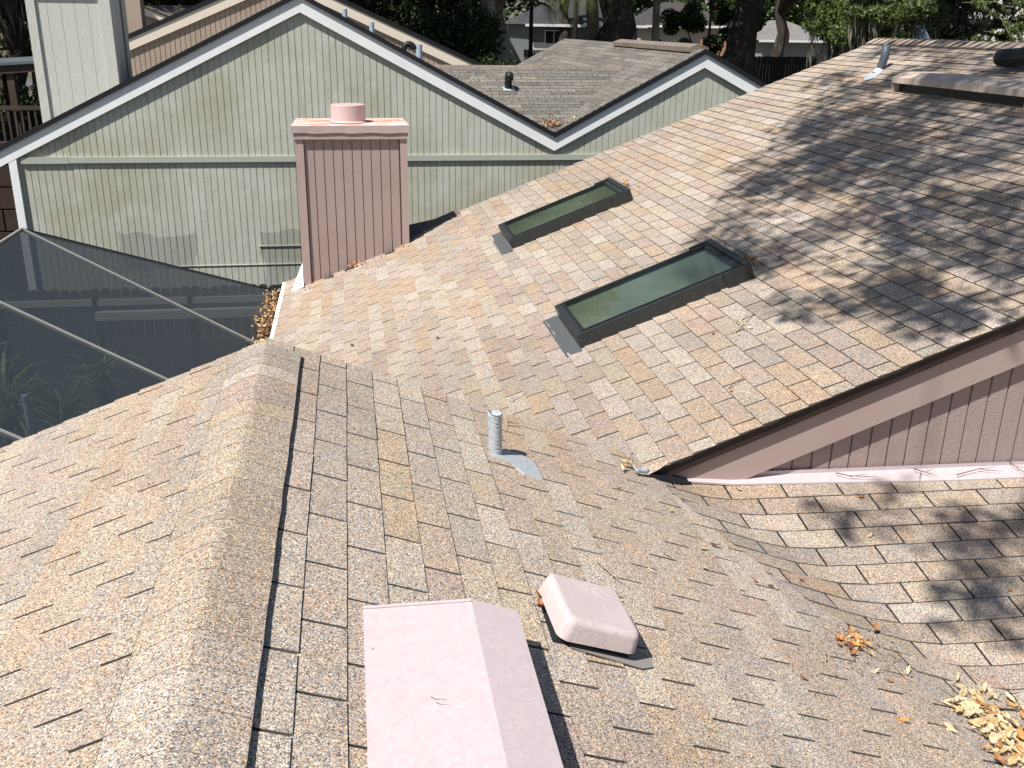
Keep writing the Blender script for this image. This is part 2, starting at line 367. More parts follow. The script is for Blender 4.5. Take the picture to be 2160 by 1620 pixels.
# ridge caps
def ridge_cap(name, y0, y1, cx, top, half, ex=.142, th=.013, edge=.0, pal=PAL, step=.006):
    mb = MB(); n = int((y1-y0)/ex); prof = [(-half, -.013), (-half*.66, -.005), (-half*.33, .0), (-.022, -.001), (0, -.005), (.022, -.001), (half*.33, 0), (half*.66, 0), (half, 0)]
    col = pick(pal); ncol = pick(pal)
    jl = [rng.uniform(-.0028, .0028) for _ in range(n+2)]
    for i in range(n):
        ya, yb = y0+i*ex, y0+(i+1)*ex+.004
        if rng.random() < .55: nc_ = pick(pal); col = tuple(.85*a+.15*b for a, b in zip(nc_, (.40, .35, .30)))
        ha, hb = th+step, th
        def P(d, o, y, h, j): 
            dd = d+(j if abs(d) > half*.9 else 0); ad = abs(dd); s = 1 if dd >= 0 else -1
            return (cx+s*ad*CS+s*h*SN*.5, y, top-ad*SN+(h+o)*CS)
        for k in range(len(prof)-1):
            d0, o0 = prof[k]; d1, o1 = prof[k+1]; c = col
            mb.face([P(d0, o0, ya, ha, jl[i]), P(d1, o1, ya, ha, jl[i]), P(d1, o1, yb, hb, jl[i+1]), P(d0, o0, yb, hb, jl[i+1])], c, 0)
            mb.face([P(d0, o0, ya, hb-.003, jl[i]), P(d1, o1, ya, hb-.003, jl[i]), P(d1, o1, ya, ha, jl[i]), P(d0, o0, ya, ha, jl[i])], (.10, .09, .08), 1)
        for d in (-half, half):
            of = -.0115 if d < 0 else 0
            e = [P(d, 0, ya, 0, jl[i]), P(d, 0, yb, 0, jl[i+1]), P(d, of, yb, hb, jl[i+1]), P(d, of, ya, ha, jl[i])]
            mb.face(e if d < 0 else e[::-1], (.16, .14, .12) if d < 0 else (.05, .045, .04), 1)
    return mb.build(name, SH, None)
rc = ridge_cap('ridge_cap', -3, 4.52, XC, ZC+.004, .165, th=.019, step=.0015); rc.parent = lroof
rc.matrix_parent_inverse = lroof.matrix_parent_inverse.copy(); rc.parent = lroof
rc2 = ridge_cap('ridge_cap', 4.33, 12.0, 6.53, ZE+bx(6.53)*SN+.004, .16, th=.03, step=.014)
def fix_parent(o, p):
    o.parent = p; bpy.context.view_layer.update(); o.matrix_parent_inverse = p.matrix_world.inverted()
bpy.context.view_layer.update()
fix_parent(rc, lroof); fix_parent(rc2, roof1)
def part(mb, name, mats, parent, label=None, **k):
    o = mb.build(name, mats, None, **k); fix_parent(o, parent)
    if label: o['label'] = label
    return o

# ---- siding helper (walls that face the camera)
def siding(mb, x0, x1, y, bot, top, pitch=.1016, g=.011, dep=.009, off=0, cols=None):
    n = int((x1-x0)/pitch)+1
    for i in range(n):
        a = x0+i*pitch; b = min(a+pitch-g, x1)
        if a >= x1: break
        def quad(p, q, yy):
            if top(p) <= bot(p) and top(q) <= bot(q): return
            mb.face([(p, yy, bot(p)), (q, yy, bot(q)), (q, yy, max(top(q), bot(q))), (p, yy, max(top(p), bot(p)))])
        quad(a, b, y)
        c = min(b+g, x1)
        if c > b:
            quad(b, c, y+dep)
            mb.face([(b, y, bot(b)), (b, y+dep, bot(b)), (b, y+dep, top(b)), (b, y, top(b))]) if top(b) > bot(b) else None
            mb.face([(c, y+dep, bot(c)), (c, y, bot(c)), (c, y, top(c)), (c, y+dep, top(c))]) if top(c) > bot(c) else None

# ---- near rake of the upper roof + pink gable wall
YW = 4.44
def zR(x): return ZE+(x-XE)*T
# shingle edge thickness strip
mb = MB()
x = 1.40
while x < 6.5:
    x2 = x+rng.uniform(.03, .10); d = rng.uniform(0, .006)
    mb.hexa([(x, 4.322+d, zR(x)-.014), (x2, 4.322+d, zR(x2)-.014), (x2, 4.36, zR(x2)-.014), (x, 4.36, zR(x)-.014), (x, 4.322+d, zR(x)-.001), (x2, 4.322+d, zR(x2)-.001), (x2, 4.36, zR(x2)-.001), (x, 4.36, zR(x)-.001)], (.075, .068, .06))
    x = x2
part(mb, 'shingle_edge', M['butt'], roof1)
def rakeboard(x0, x1, y0, y1, d0, d1, f):
    mb = MB(); mb.hexa([(x0, y0, f(x0)-d1), (x1, y0, f(x1)-d1), (x1, y1, f(x1)-d1), (x0, y1, f(x0)-d1), (x0, y0, f(x0)-d0), (x1, y0, f(x1)-d0), (x1, y1, f(x1)-d0), (x0, y1, f(x0)-d0)]); return mb
part(rakeboard(1.40, 6.53, 4.335, 4.40, .014, .078, zR), 'drip_edge', M['brown'], roof1)
mb = rakeboard(1.52, 4.0, 4.362, 4.402, .079, .30, zR)
for v in (): pass
rk = part(mb, 'fascia_board', M['pink'], roof1)
part(rakeboard(4.003, 6.53, 4.362, 4.402, .079, .30, zR), 'fascia_board', M['pink'], roof1)
mb = MB(); siding(mb, 1.60, 6.5, 4.405, lambda x: H(x, 4.36)-.02, lambda x: max(zR(x)-.29, H(x, 4.36)-.02), pitch=.1075, g=.012, dep=.012)
part(mb, 'gable_wall', M['pink_siding'], house)
mb = MB(); mb.prism([(1.6, 4.42, -5.7), (6.53, 4.42, -5.7), (6.53, 4.42, zR(6.53)-.1), (1.6, 4.42, zR(1.6)-.1)], (0, .1, 0)); mb.prism([(6.53, 4.42, -5.7), (11.46, 4.42, -5.7), (11.46, 4.42, zR(1.6)-.1), (6.53, 4.42, zR(6.53)-.1)], (0, .1, 0))
mb.box(-.45, -.35, 4.42, 11.8, -5.7, -3.15); mb.box(13.4, 13.5, 4.42, 11.8, -5.7, -3.15); mb.box(-.45, 13.5, 11.8, 11.9, -5.7, -3.0)
mb.prism([(-.3, 11.8, -3.1), (13.3, 11.8, -3.1), (6.53, 11.8, -.25)], (0, .1, 0))
mb.box(-2.9, -2.8, -3, 4.35, -5.7, -2.5); mb.prism([(-2.9, 4.3, -5.7), (1.4, 4.3, -5.7), (1.4, 4.3, -2.3), (XC, 4.3, ZC-.08), (-2.9, 4.3, -2.45)], (0, .08, 0)); mb.box(-2.9, 9, -1.2, -1.1, -5.7, -3.6)
part(mb, 'wall', M['pink'], house)
# apron flashing along the foot of the gable wall
mb = MB(); xa = 1.64
while xa < 9:
    xb = min(xa+.25, 9)
    def ap(x): k = min(1, (x-1.5)/1.6); return .045+.055*k
    ya, yb = 4.385-ap(xa), 4.385-ap(xb)
    mb.face([(xa, ya, H(xa, ya)+.013), (xb, yb, H(xb, yb)+.013), (xb, 4.392, H(xb, 4.36)+.018), (xa, 4.392, H(xa, 4.36)+.018)])
    mb.face([(xa, ya, H(xa, ya)+.004), (xb, yb, H(xb, yb)+.004), (xb, yb, H(xb, yb)+.013), (xa, ya, H(xa, ya)+.013)])
    mb.face([(xa, 4.392, H(xa, 4.36)+.018), (xb, 4.392, H(xb, 4.36)+.018), (xb, 4.392, H(xb, 4.36)+.04), (xa, 4.392, H(xa, 4.36)+.04)])
    xa = xb
part(mb, 'apron_flashing', M['pink_metal'], nroof)
# black sealant and the bent metal end of the valley
mb = MB(); tipc = Vector((1.40, 4.26, 0))
pts = [(1.44, 4.34), (1.42, 4.27), (1.46, 4.245), (1.56, 4.27), (1.66, 4.315), (1.67, 4.39), (1.5, 4.40)]
cx_, cy_ = 1.54, 4.33
for (p, q) in zip(pts, pts[1:]+pts[:1]):
    mb.face([(cx_, cy_, H(cx_, cy_)+.022), (p[0], p[1], H(*p)+.011), (q[0], q[1], H(*q)+.011)])
part(mb, 'sealant', M['black'], nroof)
mb = MB(); prev = None
c0, c1 = Vector((1.318, 4.225, zM(1.318)+.022)), Vector((1.405, 4.262, zM(1.405)+.040))
for k in range(7):
    c = c0.lerp(c1, k/6); ax_ = (c1-c0).normalized(); u = ax_.cross(Vector((0, 0, 1))).normalized(); q = []; rr_ = .013+.003*math.sin(k*1.7)
    for j in range(10):
        th2 = math.radians(-60+27*j+8*math.sin(k*2)); q.append(c+u*rr_*math.cos(th2)+Vector((0, 0, 1))*rr_*math.sin(th2))
    if prev:
        for j in range(9): mb.face([prev[j], prev[j+1], q[j+1], q[j]])
    prev = q
part(mb, 'valley_metal', M['silver'], roof1)
# small shingled tongue covering the valley end
mb = MB()
mb.face([(1.30, 4.262, zR(1.33)+.008), (1.47, 4.30, zR(1.47)+.010), (1.56, 4.34, zR(1.56)+.010), (1.30, 4.40, zR(1.33)+.009)], (.42, .36, .3), 0)
part(mb, 'roof_tongue', SH, roof1)

# ---- eave: white drip edge, gutter
mb = MB(); mb.box(-.885, -.835, 4.55, 11.99, ZE-.03, ZE+.004); part(mb, 'drip_edge', M['white'], roof1, 'white drip edge along the left eave')
mb = MB()
mb.box(-1.02, -1.01, 4.6, 12.0, ZE-.16, ZE-.06); mb.box(-1.01, -.87, 4.6, 12.0, ZE-.165, ZE-.155); mb.box(-.88, -.87, 4.6, 12.0, ZE-.155, ZE-.03); mb.box(-1.02, -.87, 12.0, 12.01, ZE-.165, ZE-.03)
part(mb, 'gutter', M['bronze'], house)
# rake boards on the far ends of the roofs
for f, x0, x1 in ((zM, XC, 1.35), (lambda x: ZC+(x-XC)*T, -3.45, XC)):
    part(rakeboard(x0, x1, 4.47, 4.50, .015, .20, f), 'fascia_board', M['pink'], lroof)
part(rakeboard(XE, 6.53, 11.95, 11.985, .012, .20, zR), 'fascia_board', M['pink'], roof1)
# cricket shingles beside the chimney at the far rake
mb = MB()
mb.face([(.66, 12.02, zR(.66)+.09), (1.0, 12.06, zR(1.0)+.02), (1.28, 12.03, zR(1.28)+.035), (1.30, 11.86, zR(1.30)+.01), (.66, 11.62, zR(.66)+.01)], (.16, .15, .15), 0)
mb.face([(.66, 12.02, zR(.66)+.09), (1.0, 12.06, zR(1.0)+.02), (1.28, 12.03, zR(1.28)+.035), (1.28, 12.05, zR(1.28)-.1), (.66, 12.05, zR(.66)-.1)][::-1], (.2, .2, .2), 1)
part(mb, 'chimney_cricket', SH, roof1)

# ---- chimney
ZT = -1.075
mb = MB()
siding(mb, CHX0+.10, CHX1-.085, CHY0, lambda x: zR(x)-.01, lambda x: ZT-.15, pitch=.1055, g=.011, dep=.012)
mb.box(CHX0+.02, CHX0+.03, CHY0+.01, CHY1, -5.7, ZT-.09); mb.box(CHX1-.03, CHX1-.02, CHY0+.01, CHY1, -3.2, ZT-.09)
mb.box(CHX0+.03, CHX1-.03, CHY1-.02, CHY1, -5.7, ZT-.09); mb.box(CHX0+.03, CHX1-.03, CHY0+.02, CHY0+.03, -3.2, ZT-.09)
chim = part(mb, 'chimney', M['pink_siding'], house)
def trimb(x0, x1, y0, y1, parent, m, z1=ZT-.095):
    mb = MB(); mb.hexa([(x0, y0, zR(x0)-.005), (x1, y0, zR(x1)-.005), (x1, y1, zR(x1)-.2), (x0, y1, zR(x0)-.2), (x0, y0, z1), (x1, y0, z1), (x1, y1, z1), (x0, y1, z1)]); return part(mb, 'corner_trim', m, parent)
trimb(CHX0, CHX0+.088, CHY0-.028, CHY0-.001, chim, M['pink']); trimb(CHX1-.078, CHX1, CHY0-.028, CHY0-.001, chim, M['pink'])
trimb(CHX0-.002, CHX0+.019, CHY0-.0281, CHY0+.09, chim, M['pink']); trimb(CHX1-.019, CHX1+.002, CHY0-.0281, CHY0+.09, chim, M['pink'])
mb = MB(); mb.box(CHX0-.015, CHX1+.012, CHY0-.048, CHY1+.02, ZT-.155, ZT-.092); part(mb, 'trim_board', M['pink'], chim)
mb = MB()
x0, x1, y0, y1 = CHX0-.037, CHX1+.03, CHY0-.075, CHY1+.05
mb.face([(x0, y0, ZT-.008), (x1, y0, ZT-.002), (x1-.03, y1, ZT+.004), (x0+.02, y1, ZT)][:4], m=1)
nn = 10
for i in range(nn):
    a, b = x0+(x1-x0)*i/nn, x0+(x1-x0)*(i+1)/nn
    wa, wb = (.006*math.sin(i*2.1), .006*math.sin((i+1)*2.1))
    mb.face([(a, y0+.012, ZT-.088+wa), (b, y0+.012, ZT-.088+wb), (b, y0, ZT-.008+.006*(i+1)/nn), (a, y0, ZT-.008+.006*i/nn)])
mb.face([(x1, y0, ZT-.002), (x1, y0+.01, ZT-.085), (x1-.02, y1, ZT-.085), (x1-.03, y1, ZT+.004)][::-1]); mb.face([(x0, y0, ZT-.008), (x0, y0+.01, ZT-.085), (x0+.02, y1, ZT-.085), (x0+.02, y1, ZT)])
mb.face([(x0+.02, y1, ZT-.085), (x1-.02, y1, ZT-.085), (x1-.03, y1, ZT+.004), (x0+.02, y1, ZT)][::-1]); mb.box(x0+.03, x1-.03, y0+.03, y1-.02, ZT-.09, ZT-.012)
M['pinkskirt'] = mat('pale_pink_metal', (.60, .47, .46), .6, noise=[(8, (.5, .38, .37), .45, .7, .6)])
part(mb, 'chimney_cap', [M['pinkskirt'], M['rust_cap']], chim)
mb = MB(); n = 40; fx, fy, fr = -.005, 11.73, .195
ring = [(fx+fr*math.cos(2*math.pi*k/n), fy+fr*math.sin(2*math.pi*k/n)) for k in range(n)]
for k in range(n):
    a, b = ring[k], ring[(k+1) % n]
    mb.face([(*a, ZT-.01), (*b, ZT-.01), (*b, ZT+.19), (*a, ZT+.19)]); 
    ai, bi = [((p[0]-fx)*.97+fx, (p[1]-fy)*.97+fy) for p in (a, b)]
    mb.face([(*a, ZT+.19), (*b, ZT+.19), (*bi, ZT+.196), (*ai, ZT+.196)]); mb.face([(fx, fy, ZT+.194), (*ai, ZT+.196), (*bi, ZT+.196)])
    ao, bo = [((p[0]-fx)*1.14+fx, (p[1]-fy)*1.14+fy) for p in (a, b)]
    mb.face([(*ao, ZT+.004), (*bo, ZT+.004), (*b, ZT+.02), (*a, ZT+.02)])
part(mb, 'flue', M['flue'], chim, smooth=False)
# white flashing at the left foot of the chimney
mb = MB(); mb.face([(-.74, 11.30, zR(-.74)+.012), (-.60, 11.34, zR(-.60)+.012), (-.605, 11.40, zR(-.6)+.16), (-.62, 11.9, zR(-.62)+.2), (-.72, 11.9, zR(-.72)+.012)]); part(mb, 'chimney_flashing', M['white'], chim)

# ---- skylights
def skylight(y0, y1, b0, b1, label):
    e = empty('skylight', (0, 0, 0), label); e.parent = house; bpy.context.view_layer.update(); e.matrix_parent_inverse = house.matrix_world.inverted(); bpy.context.view_layer.update()
    hh = .105
    def bxs(mb, ya, yb, ba, bb, h0, h1): mb.hexa([sR(ya, ba, h0), sR(ya, bb, h0), sR(yb, bb, h0), sR(yb, ba, h0), sR(ya, ba, h1), sR(ya, bb, h1), sR(yb, bb, h1), sR(yb, ba, h1)])
    mb = MB(); w_ = .046
    bxs(mb, y0, y0+w_, b0, b1, -.02, hh); bxs(mb, y1-w_, y1, b0, b1, -.02, hh); bxs(mb, y0+w_, y1-w_, b0, b0+w_+.02, -.02, hh-.001); bxs(mb, y0+w_, y1-w_, b1-w_-.03, b1, -.02, hh-.001)
    part(mb, 'frame', M['bronze'], e)
    mb = MB()  # raised glazing lip inside frame
    for (ya, yb, ba, bb) in ((y0+w_-.014, y0+w_+.004, b0+w_, b1-w_), (y1-w_-.004, y1-w_+.014, b0+w_, b1-w_), (y0+w_+.004, y1-w_-.004, b0+w_+.008, b0+w_+.026)): bxs(mb, ya, yb, ba, bb, hh-.004, hh+.008)
    part(mb, 'glazing_bead', M['vblack'], e)
    mb = MB()  # head cladding with its two ears
    bxs(mb, y0-.014, y1+.014, b1-.035, b1+.012, -.0, hh+.018); bxs(mb, y0-.024, y0-.002, b1-.19, b1-.036, .0, hh+.012); bxs(mb, y1+.002, y1+.024, b1-.17, b1-.036, .0, hh+.012)
    part(mb, 'head_cladding', M['bronze'], e)
    mb = MB(); bxs(mb, y0-.05, y1+.05, b0-.12, b0-.002, .003, .010); part(mb, 'sill_flashing', M['flash'], e)
    mb = MB()
    P = [sR(y0+w_, b0+w_+.02, hh-.008), sR(y1-w_, b0+w_+.02, hh-.008), sR(y1-w_, b1-w_-.03, hh-.008), sR(y0+w_, b1-w_-.03, hh-.008)]
    mb.face(P[::-1]); part(mb, 'glass', M['glass'], e)
    mb = MB(); ia, ib, ja, jb = y0+w_+.001, y1-w_-.001, b0+w_+.021, b1-w_-.031
    q = [sR(ia, ja, .07), sR(ib, ja, .07), sR(ib, jb, .07), sR(ia, jb, .07)]; q2 = [sR(ia, ja, -.34), sR(ib, ja, -.34), sR(ib, jb, -.34), sR(ia, jb, -.34)]
    for k in range(4): mb.face([q[k], q[(k+1) % 4], q2[(k+1) % 4], q2[k]])
    part(mb, 'light_shaft', M['shaft'], e)
    mb = MB(); mb.face(q2); part(mb, 'diffuser', M['diffuser'], e)
    return e
M['shaft'] = mat('olive_shaft_wall', (.25, .25, .19), .8, noise=[(6, (.12, .12, .08), .4, .7, .7, (.3, 1, 1))])
M['diffuser'] = mat('pale_green_diffuser', (.86, .92, .90), .7, noise=[(5, (.72, .82, .80), .4, .7, .6, (3, .6, 1))])
skylight(*SKY[0], 'nearer skylight with green glass')
skylight(*SKY[1], 'farther skylight reflecting blue sky')

# ---- long hooded vents
def hood(y0, y1, surf, sgn, mt, zroof, xl, label, dark):
    """profile: upslope edge on the roof at xl, level top, short facet, drop; sgn=+1 opens to +x"""
    e = empty('hooded_vent', (0, 0, 0), label); e.parent = house; bpy.context.view_layer.update(); e.matrix_parent_inverse = house.matrix_world.inverted(); bpy.context.view_layer.update()
    z0 = zroof(xl)+(.012 if sgn > 0 else .05)
    A = (xl, z0); B = (xl+sgn*.307, z0-.002); C = (xl+sgn*.443, z0-.052); D = (C[0]+sgn*.001, C[1]-(.045 if sgn > 0 else .05))
    th = .004
    mb = MB()
    def strip(p, q, o=0): 
        a = [(p[0], y0, p[1]), (q[0], y0, q[1]), (q[0], y1, q[1]), (p[0], y1, p[1])]
        mb.face(a if sgn > 0 else a[::-1]); mb.face([(v[0], v[1], v[2]-th) for v in (a[::-1] if sgn > 0 else a)])
    strip(A, B); strip(B, C); strip(C, D)
    mb.face([(A[0], y0, A[1]), (A[0], y1, A[1]), (A[0], y1, zroof(A[0])-.01), (A[0], y0, zroof(A[0])-.01)])
    part(mb, 'hood', mt, e)
    for yy in (y0+.003, y1-.003):
        mb = MB(); x_, z_ = C[0]-sgn*.006, C[1]
        mb.prism([(A[0], yy, A[1]-.002), (B[0], yy, B[1]-.004), (x_, yy, z_-.004), (x_, yy, zroof(x_)+.004), (A[0], yy, zroof(A[0])-.0)], (0, .002, 0))
        part(mb, 'end_panel', mt, e)
    mb = MB()
    for yy in (y1-.014,): mb.hexa([(A[0], yy, A[1]+.001), (B[0], yy, B[1]+.001), (B[0], yy+.012, B[1]+.001), (A[0], yy+.012, A[1]+.001), (A[0], yy, A[1]+.004), (B[0], yy, B[1]+.004), (B[0], yy+.012, B[1]+.004), (A[0], yy+.012, A[1]+.004)])
    part(mb, 'folded_seam', mt, e)
    for q_ in (.15, .5, .85):
        mb = MB(); yy = y0+(y1-y0)*q_; mb.tube([(A[0]+sgn*.02, yy, A[1]), (A[0]+sgn*.02, yy, A[1]+.003)], .004, 8); part(mb, 'screw', M['silver'], e)
    mb = MB(); xx = B[0]+sgn*.05
    mb.prism([(xx, y0+.01, zroof(xx)), (xx, y0+.01, B[1]-.02), (xx+sgn*.003, y0+.01, B[1]-.022), (xx+sgn*.003, y0+.01, zroof(xx))], (0, y1-y0-.02, 0)); part(mb, 'screen', M['vblack'], e)
    mb = MB(); xf = C[0]+sgn*.09
    a = [(A[0]-sgn*.05, y0-.04), (xf, y0-.04), (xf, y1+.04), (A[0]-sgn*.05, y1+.04)]
    return e
hood(1.05, 2.405, None, 1, M['pink_metal'], lambda x: H(x, 2), -.018, 'big faded pink vent in the foreground', True)
hood(7.32, 9.36, None, -1, M['tan_metal'], zR, 5.755, 'long tan vent near the upper ridge', True)
# ---- square rounded vent cap on the right slope
import bmesh
def square_vent():
    e = empty('square_vent', (0, 0, 0), 'square pink hooded vent cap'); e.parent = house; bpy.context.view_layer.update(); e.matrix_parent_inverse = house.matrix_world.inverted(); bpy.context.view_layer.update()
    b = bmesh.new(); bmesh.ops.create_cube(b, size=1); LX, LY, LZ = .262, .278, .070
    for v in b.verts: k = 1.06 if v.co.z < 0 else 1; v.co = Vector((v.co.x*LX*k, v.co.y*LY*k, v.co.z*LZ))
    bmesh.ops.bevel(b, geom=[x for x in b.edges if abs(x.verts[0].co.z-x.verts[1].co.z) > .03], offset=.034, segments=5, affect='EDGES', profile=.5)
    top = [x for x in b.edges if all(v.co.z > LZ*.49 for v in x.verts)]
    bmesh.ops.bevel(b, geom=top, offset=.020, segments=5, affect='EDGES', profile=.5)
    bot = [f for f in b.faces if f.calc_center_median().z < -LZ*.49]; bmesh.ops.delete(b, geom=bot, context='FACES_ONLY')
    for v in b.verts:
        if v.co.z < -.02: v.co.z += .003*math.sin(v.co.x*40+v.co.y*25)
    me = bpy.data.meshes.new('vent_cap'); b.to_mesh(me); b.free(); me.materials.append(M['pink_vent'])
    me.polygons.foreach_set('use_smooth', [True]*len(me.polygons))
    o = bpy.data.objects.new('vent_cap', me); COL.objects.link(o)
    c = Vector((.672, 2.615, zM(.672)))+Vector((SN, 0, CS))*.072
    o.matrix_world = Matrix.Translation(c) @ Matrix.Rotation(math.atan(T), 4, 'Y') @ Matrix.Rotation(R_(3), 4, 'Z')
    bpy.context.view_layer.update(); mw = o.matrix_world.copy(); o.parent = e; o.matrix_parent_inverse = e.matrix_world.inverted()
    so_ = o.modifiers.new('thick', 'SOLIDIFY'); so_.thickness = .003; wn = o.modifiers.new('normals', 'WEIGHTED_NORMAL'); wn.keep_sharp = True
    mb = MB()
    def sM_(x, y, h): return (x+h*SN, y, zM(x)+h*CS)
    mb.hexa([sM_(.55, 2.49, .004), sM_(.80, 2.49, .004), sM_(.80, 2.72, .004), sM_(.55, 2.72, .004), sM_(.60, 2.53, .06), sM_(.77, 2.53, .06), sM_(.77, 2.69, .06), sM_(.60, 2.69, .06)])
    part(mb, 'vent_throat', M['vblack'], e)
    mb = MB()
    P = [(.60, 2.47), (.83, 2.455), (.875, 2.48), (.88, 2.53), (.80, 2.58), (.60, 2.68)]
    mb.face([sM_(x, y, .0095) for x, y in P]); mb.face([sM_(x, y, .012) for x, y in P][::-1])
    part(mb, 'base_flange', M['vent_flange'], e)
M['vent_flange'] = mat('grey_plastic_flange', (.27, .25, .225), .6)
square_vent()
# ---- pipes
def soil_pipe():
    e = empty('vent_pipe', (0, 0, 0), 'silver wrinkled lead pipe boot'); e.parent = house; bpy.context.view_layer.update(); e.matrix_parent_inverse = house.matrix_world.inverted(); bpy.context.view_layer.update()
    c = Vector((.583, 3.938, zM(.583))); mb = MB(); n = 28; rows = 40; r0 = .030; base = len(mb.v)
    for j in range(rows+1):
        t = j/rows
        for k in range(n):
            a = 2*math.pi*k/n
            if t < .2: r = r0*1.0+.0022*math.sin(t*95)
            else: r = r0+.0030*math.sin(a*8+t*44)*math.sin(a*5-t*31+1)+.0012*math.sin(t*70+a*3)+.003*max(0, t-.9)*5+.0008*rng.uniform(-1, 1)
            mb.v.append((c.x+r*math.cos(a)-.004*t, c.y+r*math.sin(a), c.z-.01+.208*t+(.0025*math.sin(a*3) if j == rows else 0)))
    for j in range(rows):
        for k in range(n):
            k2 = (k+1) % n; q = j*n; mb.f.append((q+k, q+k2, q+n+k2, q+n+k)); mb.c.append((1, 1, 1)); mb.m.append(0)
    # rolled rim going back down inside
    q = rows*n; b2 = len(mb.v)
    for k in range(n):
        a = 2*math.pi*k/n; mb.v.append((c.x+.017*math.cos(a)-.004, c.y+.017*math.sin(a), c.z+.175))
    for k in range(n):
        k2 = (k+1) % n; mb.f.append((q+k, q+k2, b2+k2, b2+k)); mb.c.append((1, 1, 1)); mb.m.append(0)
    mb.f.append(tuple(b2+k for k in range(n))); mb.c.append((.1, .1, .1)); mb.m.append(0)
    part(mb, 'pipe_sleeve', M['silver'], e, smooth=True)
    def sM_(x, y, h): return (x+h*SN, y, H(x, y)+h*CS)
    mb = MB(); P = [(.560, 3.885), (.64, 3.865), (.685, 3.78), (.765, 3.775), (.762, 3.96), (.70, 4.01), (.59, 3.99)]
    mb.face([sM_(x, y, .0095) for x, y in P]); 
    for (p, q_) in zip(P, P[1:]+P[:1]): mb.face([sM_(*p, .002), sM_(*q_, .002), sM_(*q_, .0095), sM_(*p, .0095)])
    part(mb, 'base_flashing', M['silver'], e)
soil_pipe()
def pipe2():
    e = empty('vent_pipe', (0, 0, 0), 'dark grey pipe standing near the upper ridge'); e.parent = house; bpy.context.view_layer.update(); e.matrix_parent_inverse = house.matrix_world.inverted(); bpy.context.view_layer.update()
    b = Vector((5.78, 10.46, -.43)); mb = MB(); mb.tube([b+Vector((-.01, 0, -.03)), b+Vector((.0, 0, .05)), b+Vector((.03, 0, .15)), b+Vector((.035, 0, .285))], [.044, .042, .046, .047], 14); part(mb, 'pipe', M['dkpipe'], e, smooth=True)
    mb = MB(); mb.tube([b+Vector((-.02, 0, -.02)), b+Vector((-.005, 0, .03))], [.075, .048], 14)
    mb.face([(5.50, 10.25, zR(5.50)+.012), (5.60, 10.22, zR(5.60)+.012), (5.78, 10.38, zR(5.78)+.012), (5.78, 10.52, zR(5.78)+.012), (5.6, 10.5, zR(5.6)+.012)]); part(mb, 'base_flashing', M['silver'], e)
M['dkpipe'] = mat('dark_blue_grey_pipe', (.07, .08, .10), .45)
pipe2()
def gooseneck(base, d, r, h, mt, parent, label, reach):
    e = empty('vent_pipe', (0, 0, 0), label); fix_parent(e, parent); bpy.context.view_layer.update()
    b = Vector(base); pts = [b, b+Vector((0, 0, h))]
    for k in range(1, 9):
        a = math.pi*k/8; pts.append(b+Vector((0, 0, h))+Vector(d)*(reach*(1-math.cos(a))/2)+Vector((0, 0, reach/2*math.sin(a))))
    mb = MB(); mb.tube(pts, r, 12); part(mb, 'pipe', mt, e, smooth=True)
    mb = MB(); mb.tube([b+Vector((0, 0, -.05)), b+Vector((0, 0, .015))], [r*1.8, r*1.5], 14); part(mb, 'collar', mt, e)
    return e
# black duct lying by the ridge
e = empty('vent_pipe', (0, 0, 0), 'black round duct vent near the top right corner'); fix_parent(e, house)
b = Vector((5.95, 8.65, zR(5.95)+.13)); mb = MB()
mb.tube([b, b+Vector((.02, -.10, .0)), b+Vector((.04, -.45, .035)), b+Vector((.04, -.60, -.02)), b+Vector((.04, -.62, -.14))], [.075, .080, .080, .078, .078], 16, caps=False); part(mb, 'pipe', M['vblack'], e, smooth=True)
mb = MB(); mb.tube([b+Vector((0, .004, 0)), b+Vector((0, .01, 0))], [.070, .070], 16); part(mb, 'louvre', M['tan_metal'], e)
mb = MB(); mb.box(5.78, 6.2, 7.85, 8.75, -.5, -.495); 

# ------------------------------------------------------------------ green gabled neighbour house
gh = empty('house', (0, 20, -5.7), 'sage green house with two white trimmed gables behind the pink chimney', 'house')
YG = 16.0
AX, AZ = -.66, .395; LX_, LZ_ = -5.19, -1.84; VX, VZ = 3.30, -1.665; A2X, A2Z = 5.76, -.35
sl1 = (AZ-LZ_)/(AX-LX_); sr1 = (AZ-VZ)/(VX-AX); sl2 = (A2Z-VZ)/(A2X-VX)
def gtop(x):
    if x < AX: return AZ-(AX-x)*sl1
    if x < VX: return AZ-(x-AX)*sr1
    if x < A2X: return A2Z-(A2X-x)*sl2
    return A2Z-(x-A2X)*.50
BZ0, BZ1 = -2.085, -1.985
mb = MB(); siding(mb, -5.02, 9.2, YG+.058, lambda x: BZ0+.02, lambda x: gtop(x)-.2, off=0); siding(mb, -5.02, 9.2, YG+.064, lambda x: -5.7, lambda x: BZ0+.03)
part(mb, 'wall', M['green'], gh)
mb = MB(); mb.box(-5.0, 9.2, YG+.085, YG+.15, -5.7, -2.05); mb.box(-5.05, -4.95, YG+.1, 27, -5.7, -1.9); mb.box(9.15, 9.25, YG+.1, 27, -5.7, -2.2); mb.box(-5, 9.2, 26.9, 27, -5.7, -2.0); part(mb, 'wall', M['green'], gh)
mb = MB(); mb.box(-4.93, -4.25, YG+.022, YG+.07, BZ0, BZ1); mb.box(-4.247, 9.2, YG+.026, YG+.07, BZ0+.006, BZ1-.005); part(mb, 'belt_board', M['belt'], gh)
mb = MB(); mb.box(-1.52, -.35, YG+.045, YG+.07, -3.43, -3.415); mb.box(-3.0, -.3, YG+.05, YG+.07, -3.73, -3.72); part(mb, 'batten', M['green'], gh)
mb = MB(); mb.box(-5.10, -4.985, YG+.003, YG+.064, -5.7, gtop(-5.04)-.2); part(mb, 'corner_board', M['green_trim'], gh)
